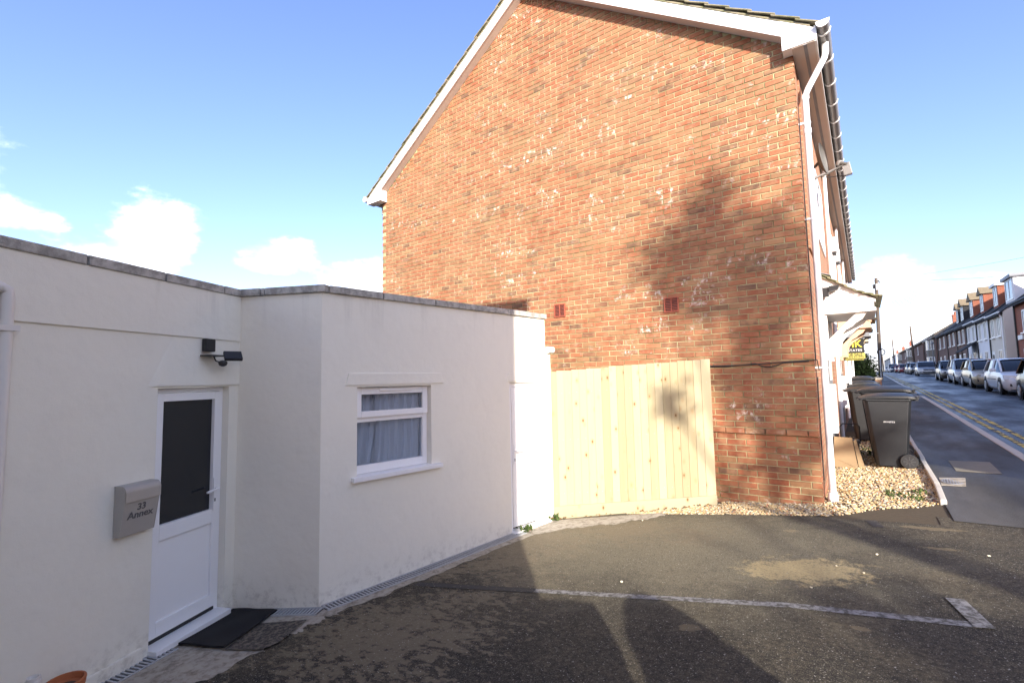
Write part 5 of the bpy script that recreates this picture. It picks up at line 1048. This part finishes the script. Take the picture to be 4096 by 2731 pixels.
# ------------------------------------------------------------------ parked cars (all face the camera)
def make_car(L=4.2, W_=1.76, H=1.46, hood=.92, paint='paint_silver', estate=False, van=False):
    t = bpy.data.objects.new('parked_car', None); col.objects.link(t); h = W_ / 2; f, b = -L / 2, L / 2
    def sec(y, w_, z0, z1, tum=.04):
        return [(-w_ * .86, y, z0), (-w_ * .97, y, z0 + .10), (-w_, y, lerp(z0, z1, .45)), (-w_ * .985, y, lerp(z0, z1, .72)), (-w_ * (1 - tum * 1.6), y, z1 - .05), (-w_ * .82, y, z1), (0, y, z1 + .025), (w_ * .82, y, z1), (w_ * (1 - tum * 1.6), y, z1 - .05), (w_ * .985, y, lerp(z0, z1, .72)), (w_, y, lerp(z0, z1, .45)), (w_ * .97, y, z0 + .10), (w_ * .86, y, z0)]
    ws = f + (.95 if not van else .55); ws2 = f + (1.65 if not van else 1.0)
    st = [(f, h * .72, .30, .56), (f + .05, h * .86, .22, .68), (f + .18, h * .95, .18, .78), (f + .5, h * .99, .17, hood - .07), (ws, h, .17, hood), (f + L * .45, h, .18, hood + .05), (f + L * .75, h, .18, hood + .06), (b - .35, h * .98, .19, hood + .06), (b - .12, h * .94, .22, hood + .02), (b, h * .85, .32, hood - .12)]
    body = MB().loft([sec(*q) for q in st]).build('body', paint, t, smooth=True)
    # glasshouse
    def gs(y, w0_, z0, z1): return [(-w0_, y, z0), (-w0_ * .84, y, z1 - .04), (-w0_ * .74, y, z1), (0, y, z1 + .015), (w0_ * .74, y, z1), (w0_ * .84, y, z1 - .04), (w0_, y, z0)]
    rb = b - (.42 if estate or van else .55); zr_ = H
    gl = MB().loft([gs(ws + .02, h * .86, hood - .02, hood + .0), gs(ws2, h * .93, hood, zr_ - .05), gs(ws2 + .35, h * .94, hood, zr_ - .012), gs(lerp(ws2, rb, .7), h * .94, hood, zr_ - .012), gs(rb, h * .92, hood, zr_ - (.05 if estate or van else .12)), gs(b - .12, h * .86, hood, hood + .05)])
    gl.build('glasshouse', 'car_glass', t, smooth=True)
    rp = MB(); n_ = 6
    ys = [ws2 - .02, ws2 + .35, lerp(ws2, rb, .7), rb + .02]; zz_ = [zr_ - .045, zr_ + .004, zr_ + .004, zr_ - (.04 if estate or van else .10)]
    for i in range(3):
        for s0, s1 in ((-.86, -.72), (-.72, 0), (0, .72), (.72, .86)):
            dz = lambda s_: -.052 if abs(s_) > .8 else (.0 if abs(s_) > .1 else .018)
            o = len(rp.v); rp.v += [(h * .94 * s0, ys[i], zz_[i] + dz(s0)), (h * .94 * s1, ys[i], zz_[i] + dz(s1)), (h * .94 * s1, ys[i + 1], zz_[i + 1] + dz(s1)), (h * .94 * s0, ys[i + 1], zz_[i + 1] + dz(s0))]; rp.f.append((o, o + 1, o + 2, o + 3))
    rp.build('roof', paint, t, smooth=True)
    for s_ in (-1, 1):
        MB().bar((s_ * h * .865, ws + .0, hood - .01), (s_ * h * .80, ws2, zr_ - .045), .055, .05, (1, 0, 0)).build('pillar', paint, t)
        MB().bar((s_ * h * .955, f + L * .50, hood), (s_ * h * .815, f + L * .52, zr_ - .04), .08, .04, (0, 0, 1)).build('pillar', paint, t)
        MB().bar((s_ * h * .95, rb + .08, hood), (s_ * h * .79, rb - .12, zr_ - .07), .10, .03, (0, 0, 1)).build('pillar', paint, t)
        MB().obox((s_ * (h + .09), ws + .30, hood + .07), (.095, 0, 0), (0, .05, 0), (0, 0, .065)).build('mirror', paint, t, bevel=.02)
        MB().prism([(s_ * h * .96, f + .085, .60), (s_ * h * .50, f - .015, .60), (s_ * h * .50, f + .01, .74), (s_ * h * .985, f + .20, .80)], (0, .07, 0)).build('headlight', 'headlamp', t, bevel=.012)
        MB().obox((s_ * h * .66, f + .035, .40), (.13, 0, 0), (0, .02, 0), (0, 0, .05)).build('fog_light', 'black_plastic', t, bevel=.01)
        MB().box((s_ * (h * 1.0) - .006, f + L * .33, .60), (s_ * (h * 1.0) + .006, f + L * .70, .63)).build('door_trim', 'black_plastic', t)
        for yw in (f + .82, b - .78):
            ar = MB().lathe([(.37, -.01), (.37, .012)], (s_ * h * .985, yw, .34), (1, 0, 0), 20).build('wheel_arch', 'black_plastic', t)
            wh = MB().lathe([(.20, -.09), (.29, -.10), (.315, -.06), (.315, .06), (.29, .10), (.20, .09)], (s_ * (h - .085), yw, .315), (1, 0, 0), 22).build('wheel', 'rubber', t, smooth=True)
            MB().lathe([(.205, .0), (.19, .02), (.06, .035), (.05, .03)] if s_ > 0 else [(.05, -.03), (.06, -.035), (.19, -.02), (.205, 0)], (s_ * (h - .085 + .085), yw, .315), (1, 0, 0), 14).build('hub_cap', 'alloy', wh, smooth=True)
    MB().obox((0, f + .02, .645), (h * .46, 0, 0), (0, .05, 0), (0, 0, .05)).build('grille', 'black_plastic', t, bevel=.015)
    MB().obox((0, f + .0, .39), (h * .52, 0, 0), (0, .04, 0), (0, 0, .075)).build('lower_intake', 'black_plastic', t, bevel=.02)
    MB().obox((0, f - .02, .50), (.26, 0, 0), (0, .012, 0), (0, 0, .056)).build('number_plate', 'plate_white', t)
    MB().obox((0, f + .01, .635), (.05, 0, 0), (0, .04, 0), (0, 0, .035)).build('badge', 'alloy', t, bevel=.01)
    for s_ in (-1, 1): MB().bar((s_ * .30, ws - .015, hood + .012), (s_ * .30 - .42, ws + .05, hood + .06), .012, .012).build('wiper', 'black_plastic', t)
    return t
CARS = [(3990, 22.3, 'paint_white', dict(L=4.25, H=1.46), 'clean white hatchback, second car from the right edge'),
        (None, 16.4, 'paint_dark', dict(L=4.3, H=1.47), 'dark car cut off by the right edge of the picture'),
        (None, 28.9, 'paint_gold', dict(L=4.5, H=1.46, estate=True), 'champagne estate car behind the white hatchback'),
        (None, 34.6, 'paint_silver', dict(L=4.3, H=1.55, estate=True), 'tall silver grey car behind the champagne estate'),
        (None, 41.4, 'paint_dark', dict(L=4.3, H=1.48), 'dark brown hatchback behind the tall silver car'),
        (None, 60.3, 'paint_silver', dict(L=3.8, H=1.5), 'small silver hatchback parked facing the camera, mid street'),
        (None, 72.0, 'paint_black', dict(L=4.3, H=1.45), 'black car just left of the small silver hatchback'),
        (None, 78.0, 'paint_grey', dict(L=4.3, H=1.5, estate=True), 'grey car half hidden behind the black one'),
        (None, 96, 'paint_red', dict(L=4.3, H=1.48), 'dark red car, nearer of the two red ones'),
        (None, 108, 'paint_red', dict(L=3.9, H=1.45), 'red car, farther of the two red ones'),
        (None, 124, 'paint_blue', dict(L=4.0, H=1.45), 'small dark blue car beyond the red cars'),
        (None, 136, 'paint_white', dict(L=5.0, H=1.95, van=True, W_=1.9), 'white van beyond the dark blue car'),
        (None, 160, 'paint_white', dict(L=4.2, H=1.48), 'farthest pale car at the end of the parked row')]
for px, y, pnt, kw, l_ in CARS:
    c = make_car(paint=pnt, **kw); xx = 5.72 + (.1 if y > 70 else 0) - (.1 if y > 110 else 0); c.location = (xx, y, rz(y) + .022); c.rotation_euler = (R(.6), 0, R(rnd.uniform(-.8, .8))); tag(c, l_, 'car', 'cars parked along the right kerb')
    c['prop'] = 0; del c['prop']
# street lamp far off
sl2 = thing('street_lamp', (7.2, 70, rz(70)), 'slim grey street lamp before the bay-windowed house', 'street lamp'); MB().tube([(7.2, 70, rz(70)), (7.2, 70, rz(70) + 3.6)], [.07, .045], 10).build('column', 'grey_paint', sl2); MB().lathe([(.05, 0), (.16, .1), (.12, .3), (.03, .38)], (7.2, 70, rz(70) + 3.6), seg=12).build('lantern', 'grey_paint', sl2)
def crown_leaf(mb, p, L, rr):
    a = Vector((rr.gauss(0, 1), rr.gauss(0, 1), rr.gauss(0, 1))).normalized(); u = a.orthogonal().normalized(); v = a.cross(u); o = len(mb.v); mb.v += [tuple(p - u * L), tuple(p + v * L * .5), tuple(p + u * L), tuple(p - v * L * .5)]; mb.f.append((o, o + 1, o + 2, o + 3))
# ------------------------------------------------------------------ behind the camera: what throws the shade
mh = thing('main_house', (-2.0, -11, -.2), 'white rendered flat-roofed main house standing behind the viewpoint', 'house')
CX, CY = 1.85, -7.55
MB().box((-3.4, CY - 8, -.8), (CX, CY, 5.85)).build('wall', 'render', mh)
MB().box((-3.7, CY - 8.3, 5.852), (CX + .42, CY + .12, 6.08)).build('flat_roof', 'lead', mh)
for x in (-1.9, .3): window_unit(mh, x, CY + .02, 4.2, 1.2, 1.2, 'upvc', 'far_glass', (0, 1, 0), 1)
window_unit(mh, CX + .01, CY - 2.4, 1.5, 1.6, 1.3, 'upvc', 'far_glass', (1, 0, 0), 2); window_unit(mh, CX + .01, CY - 2.4, 4.2, 1.6, 1.2, 'upvc', 'far_glass', (1, 0, 0), 2)
place_bin(1.04, -6.46, R(-50), 'wheelie bin on the forecourt corner behind the viewpoint, nearer the house')
bxx, byy = 1.56, -6.14; bz_ = gz(bxx, byy); bs = thing('shadow_shrub', (bxx, byy, bz_), 'round shrub added behind the viewpoint to cast the rounded foreground shadow', 'shrub'); mb = MB()  # unseen shrub, added and shaped for the rounded shadow it casts
for _ in range(9000):
    a_ = rnd.uniform(0, 6.2832); hz_ = rnd.random(); rad = .34 * (1 - max(0, hz_ - .45) ** 2.2 / .55 ** 2.2) ** .5 * rnd.random() ** .35; crown_leaf(mb, Vector((bxx + rad * math.cos(a_), byy + rad * math.sin(a_), bz_ + .06 + 1.08 * hz_)), .035 * rnd.uniform(.7, 1.3), rnd)
mb.build('foliage', 'leaf', bs, fix=False); MB().tube([(bxx, byy, bz_ - .1), (bxx, byy, bz_ + .6)], [.04, .02], 8).build('stem', 'bark', bs)
# houses opposite, nearer than the picture shows
for i, y in enumerate((-6.0, .5, 7.0, 13.5, 20.0)):
    far_house('opposite_house', ['first', 'second', 'third', 'fourth', 'fifth'][i] + ' brick house opposite, right of the picture edge', y, y + 6.4, 'red_brick', 'slate', 4.0, 6.7, FAC + .3, group='houses opposite the forecourt')
# winter tree opposite, its shadow falls on the gable
def tree(base_, h, label, seed, r0=.16, leaves=2600, spread=1.0, lean=(0, 0), zc=.62, ls=.075, brl=.13):
    rr = random.Random(seed); t = thing('street_tree', base_, label, 'tree', 'trees behind the viewpoint'); b = Vector(base_); br = MB(); tips = []
    top = b + Vector((lean[0], lean[1], h * .55)); MB().tube([b - UP * .3, b.lerp(top, .5) + Vector((.05, .03, 0)), top], [r0, r0 * .8, r0 * .6], 10).build('trunk', 'bark', t, smooth=True)
    def grow(p, d, L, r, lv):
        e = p + d * L; m_ = p + d * L * .5 + Vector((rr.uniform(-.1, .1), rr.uniform(-.1, .1), rr.uniform(-.05, .1))) * L * .5; br.tube([p, m_, e], [r, r * .75, r * .5], 5, False)
        if lv == 0: tips.append(e); tips.append(m_); return
        for _ in range(rr.choice((2, 3, 3))):
            nd = (d + Vector((rr.gauss(0, .55), rr.gauss(0, .55), rr.gauss(.12, .35))) * spread).normalized(); grow(e if rr.random() < .7 else m_, nd, L * rr.uniform(.6, .85), r * .5, lv - 1)
    for k in range(5): a = k * 1.26 + rr.uniform(-.3, .3); grow(b.lerp(top, rr.uniform(.62, 1)), Vector((math.cos(a), math.sin(a), rr.uniform(.5, 1.2))).normalized(), h * brl, r0 * .45, 3)
    br.build('branches', 'bark', t, smooth=True, fix=False); lf_ = MB(); st_ = rnd.getstate()
    for _ in range(leaves):
        c = rr.choice(tips) + Vector((rr.gauss(0, .16), rr.gauss(0, .16), rr.gauss(0, .16))); leafset(lf_, c, 1, .02, ls)
    rnd.setstate(st_); lf_.build('crown', 'leaf', t, fix=False)
def sun_tree(foot, dist, clumps, label, seed):
    # a tree `dist` metres towards the sun; clumps: (point its shadow falls on, radius, leaves)
    rr = random.Random(seed); d = Vector((SUN.x, SUN.y, 0)).normalized(); f = Vector((foot[0], foot[1], 0)) + d * dist; f.z = rz(f.y)
    t = thing('street_tree', f, label, 'tree', 'trees behind the viewpoint'); cs = [(Vector(p) + SUN * (dist / math.hypot(SUN.x, SUN.y) + rr.uniform(-.8, .8)), r_, n) for p, r_, n in clumps]
    zt_ = sum(c.z for c, _, _ in cs) / len(cs); top = Vector((f.x, f.y, zt_ - .2)); MB().tube([f - UP * .3, f.lerp(top, .5) + Vector((.05, -.04, 0)), top], [.14, .11, .06], 10).build('trunk', 'bark', t, smooth=True)
    br = MB(); lf_ = MB()
    for c, r_, n in cs:
        k = f.lerp(top, rr.uniform(.45, .95)); m_ = k.lerp(c, .5) + Vector((rr.uniform(-.2, .2), rr.uniform(-.2, .2), rr.uniform(0, .3))); br.tube([k, m_, c], [.05, .035, .015], 6, False)
        for _ in range(18): e = c + Vector((rr.gauss(0, 1), rr.gauss(0, 1), rr.gauss(0, 1))).normalized() * r_ * rr.uniform(.7, 1.7); br.tube([c.lerp(m_, rr.uniform(0, .4)), c.lerp(e, .5), e], [.022, .016, .008], 4, False)
        for _ in range(n):
            q = Vector((rr.gauss(0, .5), rr.gauss(0, .5), rr.gauss(0, .5))) * r_ * 1.35; crown_leaf(lf_, c + q, .085 * rr.uniform(.6, 1.3), rr)
    br.build('branches', 'bark', t, smooth=True, fix=False); lf_.build('crown', 'leaf', t, fix=False)
G = lambda x, z, r_, n: ((x, 0, z), r_, n)
sun_tree((-.5, 0), 18, [G(-1.15, 3.85, .30, 80), G(-1.45, 3.35, .38, 120), G(-.85, 3.35, .42, 150), G(-1.75, 3.0, .28, 90), G(-.45, 3.1, .40, 190), G(-1.2, 2.75, .42, 220), G(-.75, 2.6, .40, 200), G(-.30, 2.5, .40, 190), G(-.45, 1.9, .35, 120), G(-.2, 1.25, .38, 170), G(-.85, 1.5, .3, 60), G(-.15, .7, .3, 90), G(-.55, 1.0, .28, 70), G(-1.93, .95, .22, 60), G(-.45, .35, .28, 80), ((.9, -3.55, .1), .34, 150), ((1.3, -3.2, .1), .3, 110), ((1.8, 4.2, .2), .35, 80), ((.55, 2.3, .5), .25, 60)], 'half bare tree across the road behind the viewpoint', 5)
